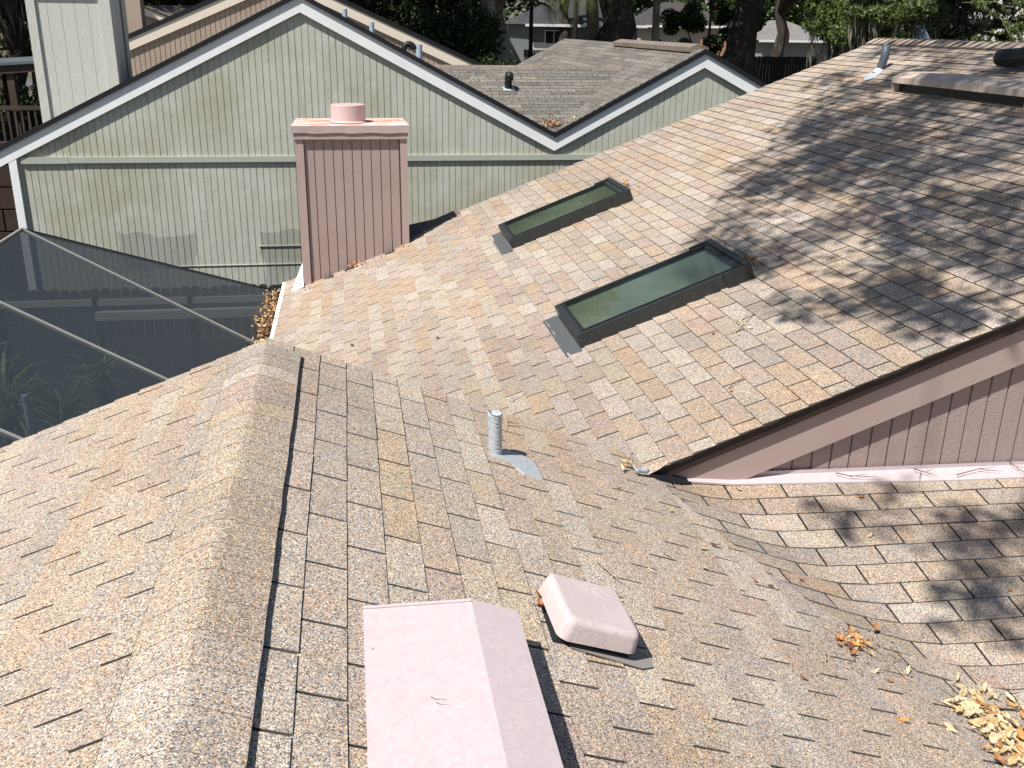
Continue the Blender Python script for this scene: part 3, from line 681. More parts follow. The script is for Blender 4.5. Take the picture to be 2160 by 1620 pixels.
def seg(x0, x1, y0, y1, d0, d1): 
    mb = MB(); mb.hexa([(x0, y0, gtop(x0+1e-6)-d1), (x1, y0, gtop(x1-1e-6)-d1), (x1, y1, gtop(x1-1e-6)-d1), (x0, y1, gtop(x0+1e-6)-d1), (x0, y0, gtop(x0+1e-6)-d0), (x1, y0, gtop(x1-1e-6)-d0), (x1, y1, gtop(x1-1e-6)-d0), (x0, y1, gtop(x0+1e-6)-d0)]); return mb
for a, b in ((-5.35, AX), (AX, VX), (VX, A2X), (A2X, 9.4)):
    part(seg(a, b, YG, YG+.04, .05, .265), 'fascia_board', M['green_trim'], gh)
    part(seg(a, b, YG-.034, YG+.06, -.025, .05), 'drip_edge', M['black'], gh)  
GS = [M['grey_shingle'], M['butt']]
# roof of the green house: gable 1 left/right slopes, cross slope, gable 2 slopes
mb = MB()
def plane_surf(P, U, V, Nn): 
    P, U, V, Nn = Vector(P), Vector(U).normalized(), Vector(V).normalized(), Vector(Nn).normalized()
    return lambda a, b, h: tuple(P+U*a+V*b+Nn*h)
YB = 27
def slope(mb, x_low, z_low, x_high, z_high, y0, y1, clips=(), exp=.127, dark=False):
    V = Vector((x_high-x_low, 0, z_high-z_low)); L = V.length; Nn = Vector((-V.z, 0, V.x)); 
    if Nn.z < 0: Nn = -Nn
    shingles(mb, plane_surf((x_low, 0, z_low), (0, 1, 0), V, Nn), y0, y1, int(L/exp)+1, clips=list(clips)+[lambda p: L-p[1]], pal=GPAL, exp=exp, th=.005, gap=.009, run=.45)
slope(mb, LX_-.1, LZ_-.045, AX, AZ+.02, YG, YB)
slope(mb, VX, VZ+.02, AX, AZ+.02, YG+.01, YB, clips=[lambda p: 1e-3+min(9, 9)])
slope(mb, VX, VZ+.02, A2X, A2Z+.02, YG+.0, YB)
slope(mb, 9.4, A2Z-.5*(9.4-A2X)+.02, A2X, A2Z+.02, YG, YB)
# cross slope between the gables
ZR_, YR_ = -.72, 18.45
V = Vector((0, YR_-16.0, ZR_-(VZ+.02))); L_ = V.length
def crossclip(p): 
    y = 16.0+p[1]*V.y/L_; z = VZ+.02+p[1]*V.z/L_
    return (VX+(z-VZ)/sl2+.02)-p[0]
def crossclip2(p):
    z = VZ+.02+p[1]*V.z/L_; return p[0]-(VX-(z-VZ)/sr1-.02)
shingles(mb, plane_surf((0, 16.0, VZ+.035), (1, 0, 0), V, (0, -V.z, V.y)), 1.0, 5.3, int(L_/.127)+1, clips=[crossclip, crossclip2, lambda p: L_-p[1]], pal=GPAL, exp=.127, th=.005, gap=.009, run=.45)
groof = part(mb, 'roof', GS, gh)
mb = MB(); mb.prism([(1.2, YR_-.12, ZR_-.03), (1.2, YR_, ZR_+.025), (1.2, YR_+3, ZR_-1.2)], (3.9, 0, 0), (.21, .19, .17)); part(mb, 'ridge_cap', GS, groof)
mb = MB()
for k in range(2):
    s_ = -1 if k == 0 else 1
for a, b, hgt in ((16.35, 21.3, .075),):
    mb.prism([(A2X-.17, a, A2Z-.035), (A2X-.17, a, A2Z-.035+hgt), (A2X, a, A2Z+.02+hgt), (A2X+.17, a, A2Z-.035+hgt), (A2X+.17, a, A2Z-.035)], (0, b-a, 0), (.21, .19, .17))
part(mb, 'ridge_vent', GS, groof)
# chimney of the green house
mb = MB(); cx0, cx1, cy0, cy1 = -4.80, -3.60, 17.0, 18.05
siding(mb, cx0+.1, cx1-.1, cy0, lambda x: -2.2, lambda x: .40, pitch=.2, g=.006, dep=.004)
mb.box(cx0+.02, cx1-.02, cy0+.02, cy1, -3.0, .45)
gch = part(mb, 'chimney', M['greychim'], gh)
mb = MB(); mb.box(cx0, cx0+.13, cy0-.035, cy0-.001, -2.2, .40); mb.box(cx1-.14, cx1, cy0-.035, cy0-.001, -2.2, .40); mb.box(cx1+.0, cx1+.03, cy0-.035, cy0+.12, -2.2, .40); mb.box(cx1+.0, cx1+.03, cy1-.12, cy1+.02, -2.2, .40); part(mb, 'corner_trim', M['greychim'], gch)
mb = MB(); mb.box(cx0-.04, cx1+.04, cy0-.06, cy1+.06, .37, .70); part(mb, 'chimney_cap', M['greychim'], gch)
# pipes on the green house
def ztopG(x): return gtop(x)+.02
for (px, py, Yp, h, lab) in ((884, 94, 18.2, .42, 'blue grey pipe beside the black gooseneck vent'), (784, 47, 18.6, .35, 'blue grey pipe halfway up the rake'), (727, 19, 19.0, .33, 'blue grey pipe nearest the gable peak')):
    p = at(px, py, Yp); e = empty('vent_pipe', (0, 0, 0), lab); fix_parent(e, groof)
    mb = MB(); zb = gtop(p.x)-.02; mb.tube([(p.x, Yp, zb), (p.x, Yp, p.z)], .055 if px > 800 else .045, 12); o = part(mb, 'pipe', M['bluepipe'], groof); o['label'] = lab; bpy.data.objects.remove(e)
for (px, py, Yp, lab, d, rr, hh, mt) in ((862, 108, 17.5, 'black gooseneck vent behind the right rake', (1, 0, 0), .06, .10, 'vblack'),):
    p = at(px, py, Yp); b = Vector((p.x-.08, Yp, gtop(p.x)-.02)); pts = [b, b+Vector((0, 0, .10))]
    for k in range(1, 8): a = math.pi*k/8*1.15; pts.append(b+Vector((.085*(1-math.cos(a)), 0, .10+.085*math.sin(a))))
    mb = MB(); mb.tube(pts, .05, 12); part(mb, 'gooseneck_vent', M['vblack'], groof, lab, smooth=True)
for _k in range(400):
    p = at(1072, 186, 16.05+_k*.006)
    if p.z < VZ+.04+(p.y-16)*(V.z/V.y): break
b = Vector(p)+Vector((0, 0, -.02)); mb = MB()
mb.tube([b, b+Vector((0, 0, .18)), b+Vector((0, -.04, .24)), b+Vector((0, -.11, .24)), b+Vector((0, -.16, .18))], [.065, .065, .07, .07, .065], 12); part(mb, 'gooseneck_vent', M['vblack'], groof, 'black gooseneck vent on the slope between the gables', smooth=True)
mb = MB(); mb.prism([(b.x-.1, b.y-.12, b.z+.02-.12*V.z/V.y+.008), (b.x+.1, b.y-.12, b.z+.02-.12*V.z/V.y+.008), (b.x+.1, b.y+.03, b.z+.02+.03*V.z/V.y+.008), (b.x-.1, b.y+.03, b.z+.02+.03*V.z/V.y+.008)], (0, 0, .006)); part(mb, 'base_flashing', M['silver'], groof)

# ------------------------------------------------------------------ tan house behind
th_ = empty('house', (0, 24, -5.0), 'tan grooved gable house with cream rake board behind the green house', 'house')
YT = 21.5; TX, TZ = -1.24, .93; TRX, TRZ = 3.2, -1.0; tsl = (TZ-TRZ)/(TRX-TX)
def ttop(x): return TZ-abs(x-TX)*tsl*(1 if x > TX else .97)
mb = MB(); siding(mb, -5.6, 3.0, YT+.05, lambda x: -5.0, lambda x: ttop(x)-.15, g=.014, dep=.012); mb.box(-5.6, 2.9, YT+.1, YT+.2, -5, -3.2); part(mb, 'wall', M['tanwall'], th_)
for a, b in ((-5.65, TX), (TX, TRX+.03)):
    for d0, d1, y0, y1, m_, nm in ((.04, .25, YT, YT+.045, 'cream', 'fascia_board'), (-.05, .039, YT-.02, YT+.1, 'black', 'drip_edge')):
        mb = MB(); mb.hexa([(a, y0, ttop(a)-d1), (b, y0, ttop(b)-d1), (b, y1, ttop(b)-d1), (a, y1, ttop(a)-d1), (a, y0, ttop(a)-d0), (b, y0, ttop(b)-d0), (b, y1, ttop(b)-d0), (a, y1, ttop(a)-d0)]); part(mb, nm, M[m_], th_)
mb = MB()
for s_ in (-1, 1):
    x1 = TX+s_*4.5 if s_ > 0 else -5.65
    mb.face([(TX, YT-.02, TZ+.055), (x1, YT-.02, ttop(x1)+.055), (x1, YT+9, ttop(x1)+.055), (TX, YT+9, TZ+.055)], (.1, .09, .085), 0)
part(mb, 'roof', GS, th_)
mb = MB(); mb.box(-1.5, 3.0, YT+.01, YT+.05, -1.04, -.99); part(mb, 'belt_board', M['cream'], th_)
mb = MB(); p = at(286, 30, 22.5); mb.box(p.x-.17, p.x+.06, 22.3, 23.2, -2, 1.5); mb.box(p.x-.2, p.x-.17, 22.28, 22.4, -2, 1.5); mb.box(p.x+.06, p.x+.15, 22.28, 22.4, -1.2, 1.5); part(mb, 'chimney', M['tanwall'], th_)
# small dark roofed gable between the chimney and the tan rake
sg = empty('house', (-6, 30, -5), 'small tan gable with dark roof between grey chimney and tan roof', 'house')
pl, pt, pr = at(297, 70, 30), at(300, 14, 30), at(392, 52, 30)
mb = MB(); mb.prism([(pl.x-2.5, 30, -5), (pr.x, 30, -5), (pr.x, 30, pr.z-.1), (pt.x, 30, pt.z-.05), (pl.x-2.5, 30, pt.z-1.1)], (0, 6, 0)); part(mb, 'wall', M['tanwall'], sg)
mb = MB(); mb.prism([(pt.x, 29.8, pt.z), (pr.x+.4, 29.8, pr.z-.12), (pr.x+.4, 29.8, pr.z-.22), (pt.x, 29.8, pt.z-.2)], (0, .1, 0)); part(mb, 'fascia_board', M['cream'], sg)
mb = MB(); mb.face([(pt.x, 29.75, pt.z+.03), (pr.x+.4, 29.75, pr.z-.08), (pr.x+2.2, 34, pr.z+.05), (pt.x+1.6, 34, pt.z+.12)], (.14, .13, .125), 0); mb.face([(pt.x, 29.75, pt.z+.03), (pt.x+1.6, 34, pt.z+.12), (pt.x-4, 34, pt.z-1.2), (pt.x-4, 29.75, pt.z-1.2)], (.12, .11, .11), 0); part(mb, 'roof', GS, sg)

# ------------------------------------------------------------------ ground
def gz(x, y):
    t = max(0, min(1, (y-22)/26)); t = t*t*(3-2*t); return -5.7+2.15*t
mb = MB(); nx, ny = 60, 90; X = np.linspace(-260, 260, nx); Y = np.concatenate([np.linspace(-200, 14, 12), np.linspace(17, 60, 40), np.linspace(65, 500, 38)])
for yy in Y:
    for xx in X: mb.v.append((float(xx), float(yy), gz(xx, yy)))
for j in range(len(Y)-1):
    for i in range(nx-1): q = j*nx+i; mb.f.append((q, q+1, q+nx+1, q+nx)); mb.c.append((1, 1, 1)); mb.m.append(0)
M['ground'] = mat('leafy_ground', (.07, .075, .04), .95, noise=[(.25, (.15, .12, .08), .42, .62, .8), (3, (.035, .04, .02), .45, .7, .7)])
g_ = mb.build('ground', M['ground']); tag(g_, kind='structure')
M['asphalt'] = mat('asphalt', (.10, .10, .10), .9, noise=[(1.2, (.16, .155, .15), .45, .7, .7)])
mb = MB()
for i in range(20):
    a, b = -30+i*6, -24+i*6
    mb.face([(a, 57, gz(a, 57)+.01), (b, 57, gz(b, 57)+.01), (b, 66, gz(b, 66)+.01), (a, 66, gz(a, 66)+.01)])
r_ = mb.build('road', M['asphalt']); tag(r_, kind='structure')
M['patio'] = mat('patio_concrete', (.10, .085, .075), .85, noise=[(2, (.05, .045, .04), .45, .7, .8)])
mb = MB(); mb.box(-5.3, -.5, 2, 12.0, -5.75, -5.66); o = mb.build('patio', M['patio']); tag(o, kind='structure')

# ------------------------------------------------------------------ vegetation
def rnd_unit(n, r):
    v = r.normal(size=(n, 3)); return v/np.linalg.norm(v, axis=1)[:, None]
def leaves(name, centers, radii, n, size, cols, parent, seed=1, flat=0, aspect=.5, shell=0, hang=0, material='leaf'):
    """n small pointed leaves scattered through ellipsoids"""
    r = np.random.default_rng(seed); C = np.array(centers, float); Rr = np.array(radii, float)
    if Rr.ndim == 1: Rr = np.repeat(Rr[:, None], 3, 1)
    vol = Rr.prod(1)**.7; k = r.choice(len(C), n, p=vol/vol.sum())
    u = rnd_unit(n, r)*(r.random(n)**(1/3 if not shell else 1/7))[:, None]
    p = C[k]+u*Rr[k]
    d = rnd_unit(n, r); d[:, 2] = d[:, 2]*(1-flat)-hang; d /= np.linalg.norm(d, axis=1)[:, None]
    e = np.cross(d, rnd_unit(n, r)); e /= np.linalg.norm(e, axis=1)[:, None]+1e-9
    L = size*(.6+.8*r.random(n))[:, None]; W = L*aspect
    v = np.stack([p-d*L/2, p+e*W/2, p+d*L/2, p-e*W/2], 1).reshape(-1, 3).astype(np.float32)
    return leafmesh(name, v, n, cols, r, parent, k, material)
def leafmesh(name, v, n, cols, r, parent, k=None, material='leaf'):
    me = bpy.data.meshes.new(name); me.vertices.add(4*n); me.vertices.foreach_set('co', v.ravel())
    me.loops.add(4*n); me.loops.foreach_set('vertex_index', np.arange(4*n, dtype=np.int32))
    me.polygons.add(n); me.polygons.foreach_set('loop_start', np.arange(0, 4*n, 4, dtype=np.int32)); me.polygons.foreach_set('loop_total', np.full(n, 4, np.int32))
    me.update(calc_edges=True)
    cc = np.array(cols, float); ci = r.integers(0, len(cc), n); base = cc[ci]*(.7+.6*r.random(n))[:, None]
    if k is not None: base = base*(.75+.5*np.random.default_rng(5).random(int(k.max())+1))[k][:, None]
    ca = me.color_attributes.new('Col', 'FLOAT_COLOR', 'CORNER'); arr = np.ones((4*n, 4), np.float32); arr[:, :3] = np.repeat(base, 4, 0); ca.data.foreach_set('color', arr.ravel())
    me.materials.append(M[material]); o = bpy.data.objects.new(name, me); COL.objects.link(o)
    if parent: fix_parent(o, parent)
    return o
GREEN = [(.045, .075, .02), (.07, .11, .03), (.035, .06, .02), (.10, .14, .035)]
LIGHTG = [(.12, .17, .04), (.17, .22, .06), (.07, .11, .03), (.22, .26, .09)]
DARKG = [(.02, .035, .012), (.03, .05, .018), (.05, .075, .025)]
MOSS = [(.17, .17, .13), (.12, .125, .095), (.22, .21, .16)]
def clumps(c, R, n, rr, seed, zs=.6):
    r = np.random.default_rng(seed); u = rnd_unit(n, r)*(r.random(n)**.4)[:, None]; return (np.array(c)+u*np.array(R)), np.repeat((rr*(.6+.8*r.random(n)))[:, None], 3, 1)*np.array([1, 1, zs])
def trunk_pts(base, top, lean=.3, n=7, seed=0):
    r = random.Random(seed); b, t = Vector(base), Vector(top); return [b.lerp(t, i/(n-1))+Vector((r.uniform(-lean, lean), r.uniform(-lean, lean), 0))*(0 if i in (0,) else .5) for i in range(n)]
def tree(name, base, height, rad, crown_c, crown_R, nleaf, lsize, cols, label, cat='tree', bark='bark', seed=1, ncl=24, clr=1.3, limbs=6, group=None, moss=0, lean=(0, 0)):
    e = empty(name, base, label, cat, group); bpy.context.view_layer.update()
    b = Vector(base); top = b+Vector((lean[0], lean[1], height)); mb = MB()
    pts = trunk_pts(b-Vector((0, 0, .3)), top, rad*.9, 8, seed); rads = [rad*(1.35 if i == 0 else 1.08-.07*i) for i in range(8)]; mb.tube(pts, rads, 12)
    r = random.Random(seed)
    cc, cr_ = clumps(crown_c, crown_R, ncl, clr, seed)
    for i in range(limbs):
        t = Vector(cc[i % len(cc)]); s0 = pts[r.randint(4, 7)]; mid = s0.lerp(t, .5)+Vector((0, 0, r.uniform(0, .8))); mb.tube([s0, s0.lerp(mid, .5)+Vector((0, 0, .2)), mid, t], [rad*.5, rad*.38, rad*.26, rad*.08], 8)
    part(mb, 'trunk', M[bark], e, smooth=True)
    cr = leaves('crown', cc, cr_, nleaf, lsize, cols, e, seed)
    if moss:
        mc = np.array([c+np.array([0, 0, -cr_[i][2]-.3]) for i, c in enumerate(cc)]); tag(leaves('hanging_moss', mc, np.tile([.35*clr, .35*clr, 1.0], (len(mc), 1)), moss, .7, MOSS, e, seed+50, aspect=.06, hang=3, material='moss'), kind='stuff')
    return e
def G(px, py, Y): 
    p = at(px, py, Y); return (p.x, Y, gz(p.x, Y))

# tall background trees, left to right (name, px of trunk, Y, trunk radius, ...)
tree('oak_tree', G(88, 60, 33), 6.5, .42, (-11, 34, 3.8), (6, 5, 2.8), 14000, .34, DARKG, 'dark oak trunk behind the wooden pavilion at far left', seed=3, ncl=40, clr=1.8, moss=1500)
tree('oak_tree', G(20, 60, 40), 7, .5, (-17, 38, 3.2), (7, 6, 3.5), 14000, .36, DARKG, 'dark mossy oak in the top left corner', seed=4, ncl=40, clr=1.9, moss=1800)
tree('oak_tree', G(400, 10, 46), 8, .45, (-8, 46, 3.2), (8, 6, 3.6), 15000, .38, DARKG, 'leafy tree seen over the tan house roof', seed=5, ncl=40, clr=2, moss=1200)
tree('oak_tree', G(900, 30, 50), 8, .5, (2, 48, 3.4), (8, 6, 4), 18000, .36, DARKG, 'dark oak behind the right end of the tan house', seed=6, ncl=46, clr=2, moss=1500)
tree('leaning_tree', G(1112, 130, 44), 7, .52, (8, 44, 7), (5, 5, 2.5), 9000, .35, GREEN, 'pale gnarled trunk leaning left beside the dark shrub', bark='palebark', seed=7, lean=(-2.2, 0), moss=600)
tree('oak_tree', G(1240, 125, 46), 9, .34, (11, 46, 7.5), (5, 5, 2.5), 8000, .35, GREEN, 'pale grey trunk beside the big dark oak', bark='palebark', seed=8, moss=900)
tree('oak_tree', G(1287, 110, 44), 9, .86, (14, 44, 7), (7, 6, 3), 16000, .35, GREEN, 'massive dark oak trunk behind the small green gable', seed=9, moss=1500, ncl=36, clr=1.8)
tree('slender_tree', G(1379, 100, 46), 8, .20, (16, 46, 6.5), (3, 3, 2), 4000, .3, GREEN, 'slender pale trunk right of the massive oak', bark='palebark', seed=10, moss=500)
tree('oak_tree', G(1570, 150, 44), 9, .74, (19, 44, 7), (8, 6, 3), 18000, .35, GREEN, 'big dark oak trunk left of the wooden fence', seed=12, moss=1600, ncl=40, clr=1.8)
# lower leafy trees and bushes
def bush(name, c, R, n, ls, cols, label, cat='shrub', seed=1, ncl=20, clr=.5, stems=6, group=None):
    e = empty(name, (c[0], c[1], gz(c[0], c[1])), label, cat, group); bpy.context.view_layer.update()
    cc, cr_ = clumps(c, R, ncl, clr, seed, .85); mb = MB(); b = Vector((c[0], c[1], gz(c[0], c[1])))
    for i in range(stems): t = Vector(cc[i]); mb.tube([b+Vector(((i-3)*.05, 0, 0)), b.lerp(t, .5)+Vector((0, 0, .2)), t], [.07, .05, .02], 6)
    part(mb, 'stem', M['bark'], e); leaves('foliage', cc, cr_, n, ls, cols, e, seed, aspect=.55); return e
p = at(1060, 95, 33); bush('shrub', (p.x, 33, -2.2), (1.05, 1.0, 1.25), 11000, .13, DARKG+GREEN[:1], 'large dark glossy shrub behind the tan house eave', seed=21, ncl=30, clr=.55)
p = at(950, 60, 36); bush('shrub', (p.x, 37, -1.2), (1.8, 1.0, 2.0), 12000, .16, DARKG, 'tall dark shrub just left of the glossy one', seed=22, ncl=30, clr=.8)
p = at(40, 200, 26); bush('shrub', (p.x-.5, 27, -3.0), (2.2, 1.2, 1.0), 9000, .14, DARKG, 'dark shrubs below the pavilion deck', seed=23, ncl=30, clr=.6)
p = at(1160, 128, 40); bush('shrub', (p.x, 40, -1.85), (.45, .4, .35), 2500, .09, LIGHTG, 'small bright green bush at the foot of the palm', seed=24, ncl=10, clr=.25)
p = at(1530, 40, 62); bush('shrub', (p.x-3, 56, .2), (3.2, 1.5, 1.3), 9000, .2, DARKG+GREEN, 'dark leafy limb hanging before the peach wall', seed=25, ncl=20, clr=.6)
# leafy small trees on the right
for i, (px, Y, zc, Rx, Rz, n, lab, cols) in enumerate(((1770, 37, .75, 1.3, 1.2, 10000, 'leafy green tree right of the wooden fence', LIGHTG[:1]+GREEN), (1850, 33, .3, 1.3, 1.3, 11000, 'leafy green tree above the roof ridge corner', LIGHTG[:2]+GREEN+MOSS[:1]), (1900, 38, .6, 1.7, 1.2, 9000, 'mossy tree above the dark ridge pipe', GREEN+MOSS), (2010, 40, .8, 1.8, 1.4, 8000, 'darker mossy tree left of the white flowers', DARKG+MOSS), (2110, 42, .9, 1.8, 1.6, 8000, 'dark tree behind the white flowers', DARKG+GREEN))):
    p = at(px, 60, Y); tree('small_tree', (p.x, Y, gz(p.x, Y)), 4.2, .16, (p.x, Y, zc), (Rx, 1.3, Rz), n, .17, cols, lab, seed=31+i, ncl=26, clr=.55, bark='palebark' if i % 2 else 'bark', moss=500)
# flowering bush top right
fe = empty('flowering_bush', (11.2, 22, gz(11, 22)), 'arching bush with white blossoms at top right', 'bush'); bpy.context.view_layer.update()
mb = MB(); fr_ = random.Random(3); tips = []
root = Vector((12.6, 21.5, gz(12, 22)))
for (pxs) in ([(2170, 330), (2150, 110), (2090, 82), (2050, 78)], [(2175, 330), (2140, 95), (2110, 35), (2060, 10)], [(2180, 320), (2165, 100), (2140, 60), (2085, 20)], [(2170, 300), (2150, 85), (2120, 68), (2075, 66)], [(2190, 300), (2175, 60), (2150, 10), (2120, -25)], [(2190, 300), (2172, 95), (2150, 88), (2130, 84)], [(2185, 300), (2160, 60), (2105, 3), (2030, 5)]):
    pts = [at(a, b, 21.5+fr_.uniform(-.4, .4)) for a, b in pxs]; pts[0] = root+Vector((fr_.uniform(-.2, .2), 0, 0)); mb.tube(pts, [.025, .014, .009, .004], 5)
    for k in range(40):
        t = fr_.random()*2+.9; i = min(2, int(t)); tips.append(pts[i].lerp(pts[i+1], t-i))
part(mb, 'stem', M['twig'], fe)
leaves('foliage', [tuple(t) for t in tips], [.07]*len(tips), 2200, .055, LIGHTG, fe, 44, aspect=.55)
mb = MB()
for k in range(34):
    t = fr_.choice(tips)+Vector((fr_.uniform(-.05, .05), -.05, fr_.uniform(-.02, .06)))
    for q in range(5):
        a = q*2*math.pi/5+k; d = Vector((math.cos(a), -.35, math.sin(a))); s_ = Vector((-math.sin(a), 0, math.cos(a))); mb.face([t, t+d*.022+s_*.014, t+d*.042, t+d*.022-s_*.014])
part(mb, 'blossoms', M['white'], fe)
# palms
def palm(name, base, h, nf, fl, label, seed, cols=LIGHTG, droop=.9, w_=.22):
    e = empty(name, base, label, 'palm'); bpy.context.view_layer.update(); r = random.Random(seed); b = Vector(base); c = b+Vector((0, 0, h)); mb = MB(); mb.tube([b, b.lerp(c, .5), c], [.13, .10, .09], 8); part(mb, 'trunk', M['bark'], e)
    vs = []
    for i in range(nf):
        a = r.random()*2*math.pi; el = r.uniform(.1, 1.3); L = fl*r.uniform(.75, 1.1); d = Vector((math.cos(a), math.sin(a), 0)); p = c.copy(); pr = [p.copy()]; ang = el
        for s_ in range(14): p = p+(d*math.cos(ang)+Vector((0, 0, 1))*math.sin(ang))*L/14; ang -= droop*2.0/14; pr.append(p.copy())
        for k in range(2, 14):
            for m_ in range(2):
                q = pr[k].lerp(pr[k+1], m_*.5); t = (pr[k+1]-pr[k]).normalized(); sd_ = t.cross(Vector((0, 0, 1))).normalized(); wl = L*w_*math.sin(math.pi*(k/15)**.7)*1.2
                for s2 in (-1, 1):
                    tip = q+sd_*s2*wl*.75+t*wl*.6-Vector((0, 0, wl*.35)); n_ = t*.014*L; vs += [q-n_, (q+tip)/2+Vector((0, 0, .01)), tip, (q+tip)/2-n_*.8]
    v = np.array([tuple(x) for x in vs], np.float32); leafmesh('fronds', v, len(v)//4, cols, np.random.default_rng(seed), e)
    return e
p = at(1205, 118, 38); palm('palm', (p.x, 38, gz(p.x, 38)), 2.75, 44, 1.25, 'small feathery palm beside the pale grey trunk', 5)
p = at(1200, 20, 42); palm('palm', (p.x+.3, 42, gz(p.x, 42)), 5.4, 34, 2.5, 'tall palm with fronds hanging above the far grey house', 6, droop=1.3)
p = at(1122, -30, 47); palm('palm', (p.x, 47, gz(p.x, 47)), 4.5, 30, 1.5, 'fan palm peeking beside the leaning trunk', 8, cols=LIGHTG)
# plants inside the screened yard
M['blade'] = M['leaf']
def spiky(base, n, L, label, seed, cols=GREEN, hh=1.2):
    e = empty('garden_plant', base, label, 'plant'); bpy.context.view_layer.update(); r = random.Random(seed); vs = []
    for i in range(n):
        a = r.random()*6.28; el = r.uniform(.3, 1.3); d = Vector((math.cos(a), math.sin(a), 0)); l = L*r.uniform(.6, 1.1); p = Vector(base)+d*.05+Vector((0, 0, hh*r.uniform(.75, 1.05))); sd_ = Vector((-d.y, d.x, 0))*.032*l; ang = el; prev = p
        for s_ in range(4):
            q = prev+(d*math.cos(ang)+Vector((0, 0, 1))*math.sin(ang))*l/4; k0, k1 = 1-s_/4, 1-(s_+1)/4; vs += [prev-sd_*k0, prev+sd_*k0, q+sd_*k1, q-sd_*k1]; prev = q; ang -= .45
    v = np.array([tuple(x) for x in vs], np.float32); leafmesh('leaves', v, len(v)//4, cols, np.random.default_rng(seed), e)
    mb = MB(); mb.tube([Vector(base)-Vector((0, 0, .05)), Vector(base)+Vector((0, 0, hh+.1))], [.06, .04], 8); part(mb, 'stem', M['bark'], e)
for i, (x, y, L, hh, lab) in enumerate(((-3.45, 11.3, .75, 1.35, 'tall spiky plant in the middle of the screened yard'), (-3.0, 11.5, .6, 1.75, 'upright leafy plant nearest the fence under the screen'), (-3.95, 11.0, .9, 1.6, 'broad spiky plant at the left edge under the screen'), (-3.75, 10.3, .8, 1.0, 'bright spiky plant below the lower beam of the screen'), (-3.2, 10.4, .6, .8, 'low dark plant behind the upright pipe'), (-4.4, 11.5, .9, 1.9, 'tallest spiky plant at far left behind the screen'))):
    spiky((x, y, -5.65), 80, L, lab, 60+i, [(.3, .36, .12), (.2, .27, .08), (.10, .15, .05)], hh)
# canopy that throws the dappled shade on the upper roof (tree stands right of the house, its limbs reach over it)
POLY = [(1760, 118), (1700, 235), (1625, 300), (1555, 400), (1495, 490), (1490, 560), (1600, 610), (1680, 650), (1800, 650), (1900, 690), (2175, 640), (2200, 95), (1850, 85)]
def inpoly(x, y, P=POLY):
    c = False; j = len(P)-1
    for i in range(len(P)):
        if (P[i][1] > y) != (P[j][1] > y) and x < (P[j][0]-P[i][0])*(y-P[i][1])/(P[j][1]-P[i][1])+P[i][0]: c = not c
        j = i
    return c
nR = Vector((-SN, 0, CS)); dR = nR.dot(Vector((XE, 0, ZE)))
def onR(px, py): r = ray(px, py); return r*(dR/nR.dot(r))
PW = [(onR(a, b).x, onR(a, b).y) for a, b in POLY]
def canopy():
    r = random.Random(91); base = (10.6, 3.2, gz(10, 3)); e = empty('oak_tree', base, 'spreading oak beside the house shading its upper roof', 'tree'); bpy.context.view_layer.update()
    pts = []; cl = []
    xs_ = [p[0] for p in PW]; ys_ = [p[1] for p in PW]
    nc = 0
    while nc < 165:
        x, y = r.uniform(min(xs_)-.1, max(xs_)+.6), r.uniform(3.6, max(ys_)+.2)
        if not inpoly(x, y, PW): continue
        if y < 6.2 and r.random() < .5: continue
        if x > 5.0 and r.random() < .5: continue
        t = r.uniform(8.0, 11.5); c = Vector((x, y, zR(x)))+SUN*t; cl.append((c, r.uniform(.22, .42))); nc += 1
    for k in range(46):
        q = onR(r.uniform(1850, 2170), r.uniform(400, 680)); cl.append((q+SUN*r.uniform(6, 9), r.uniform(.14, .28)))
    # sparse sprays: lower roof patch and gable wall
    for (x, y, n_) in ((3.0, 3.8, 5), (3.3, 4.05, 5), (2.55, 4.05, 3), (2.2, 4.2, 1), (2.8, 3.55, 4), (3.1, 3.45, 4), (3.9, 3.7, 5), (3.4, 3.6, 3), (4.2, 4.2, 4)):
        for k in range(n_): c = Vector((x+r.uniform(-.3, .3), y+r.uniform(-.25, .25), zN(x, y)))+SUN*r.uniform(8.2, 9.6); cl.append((c, r.uniform(.12, .24)))
    C = np.array([tuple(c) for c, s in cl]); Rr = np.array([[s, s, s*.45] for c, s in cl])
    leaves('crown', C, Rr, 14500, .105, GREEN, e, 92, flat=.35, aspect=.5)
    mb = MB(); b = Vector(base); top = Vector((9.6, 3.6, 4.0)); mb.tube([b, b.lerp(top, .5)+Vector((.2, .1, 0)), top], [.5, .4, .33], 12)
    for tgt in ((3.2, 7.5, 7.6), (1.6, 6.3, 6.9), (4.4, 5.2, 7.4), (2.9, 4.3, 6.6), (4.2, 8.6, 8.0)):
        t = Vector(tgt); m_ = top.lerp(t, .55)+Vector((0, 0, .9)); mb.tube([top, top.lerp(m_, .5)+Vector((0, 0, .3)), m_, t], [.17, .12, .07, .02], 8)
    rr = random.Random(5)
    for c, s in cl[::3]:
        near = min(((3.2, 7.5, 7.6), (1.6, 6.3, 6.9), (4.4, 5.2, 7.4), (2.9, 4.3, 6.6), (4.2, 8.6, 8.0)), key=lambda q: (Vector(q)-c).length); t = Vector(near)
        mb.tube([top.lerp(t, rr.uniform(.6, 1)), c.lerp(t, .4)+Vector((0, 0, .1)), c], [.02, .012, .004], 4)
    part(mb, 'trunk', M['bark'], e)
canopy()
# far woods closing the view
r = np.random.default_rng(77); C = np.stack([r.uniform(-60, 75, 260), r.uniform(84, 104, 260), r.uniform(-2, 9, 260)], 1)
fw = leaves('far_woods', C, np.full((260, 3), 3.2), 60000, .75, DARKG+GREEN[:2], None, 78); tag(fw, 'dark woods closing the view behind the far houses', 'woods', kind='stuff')
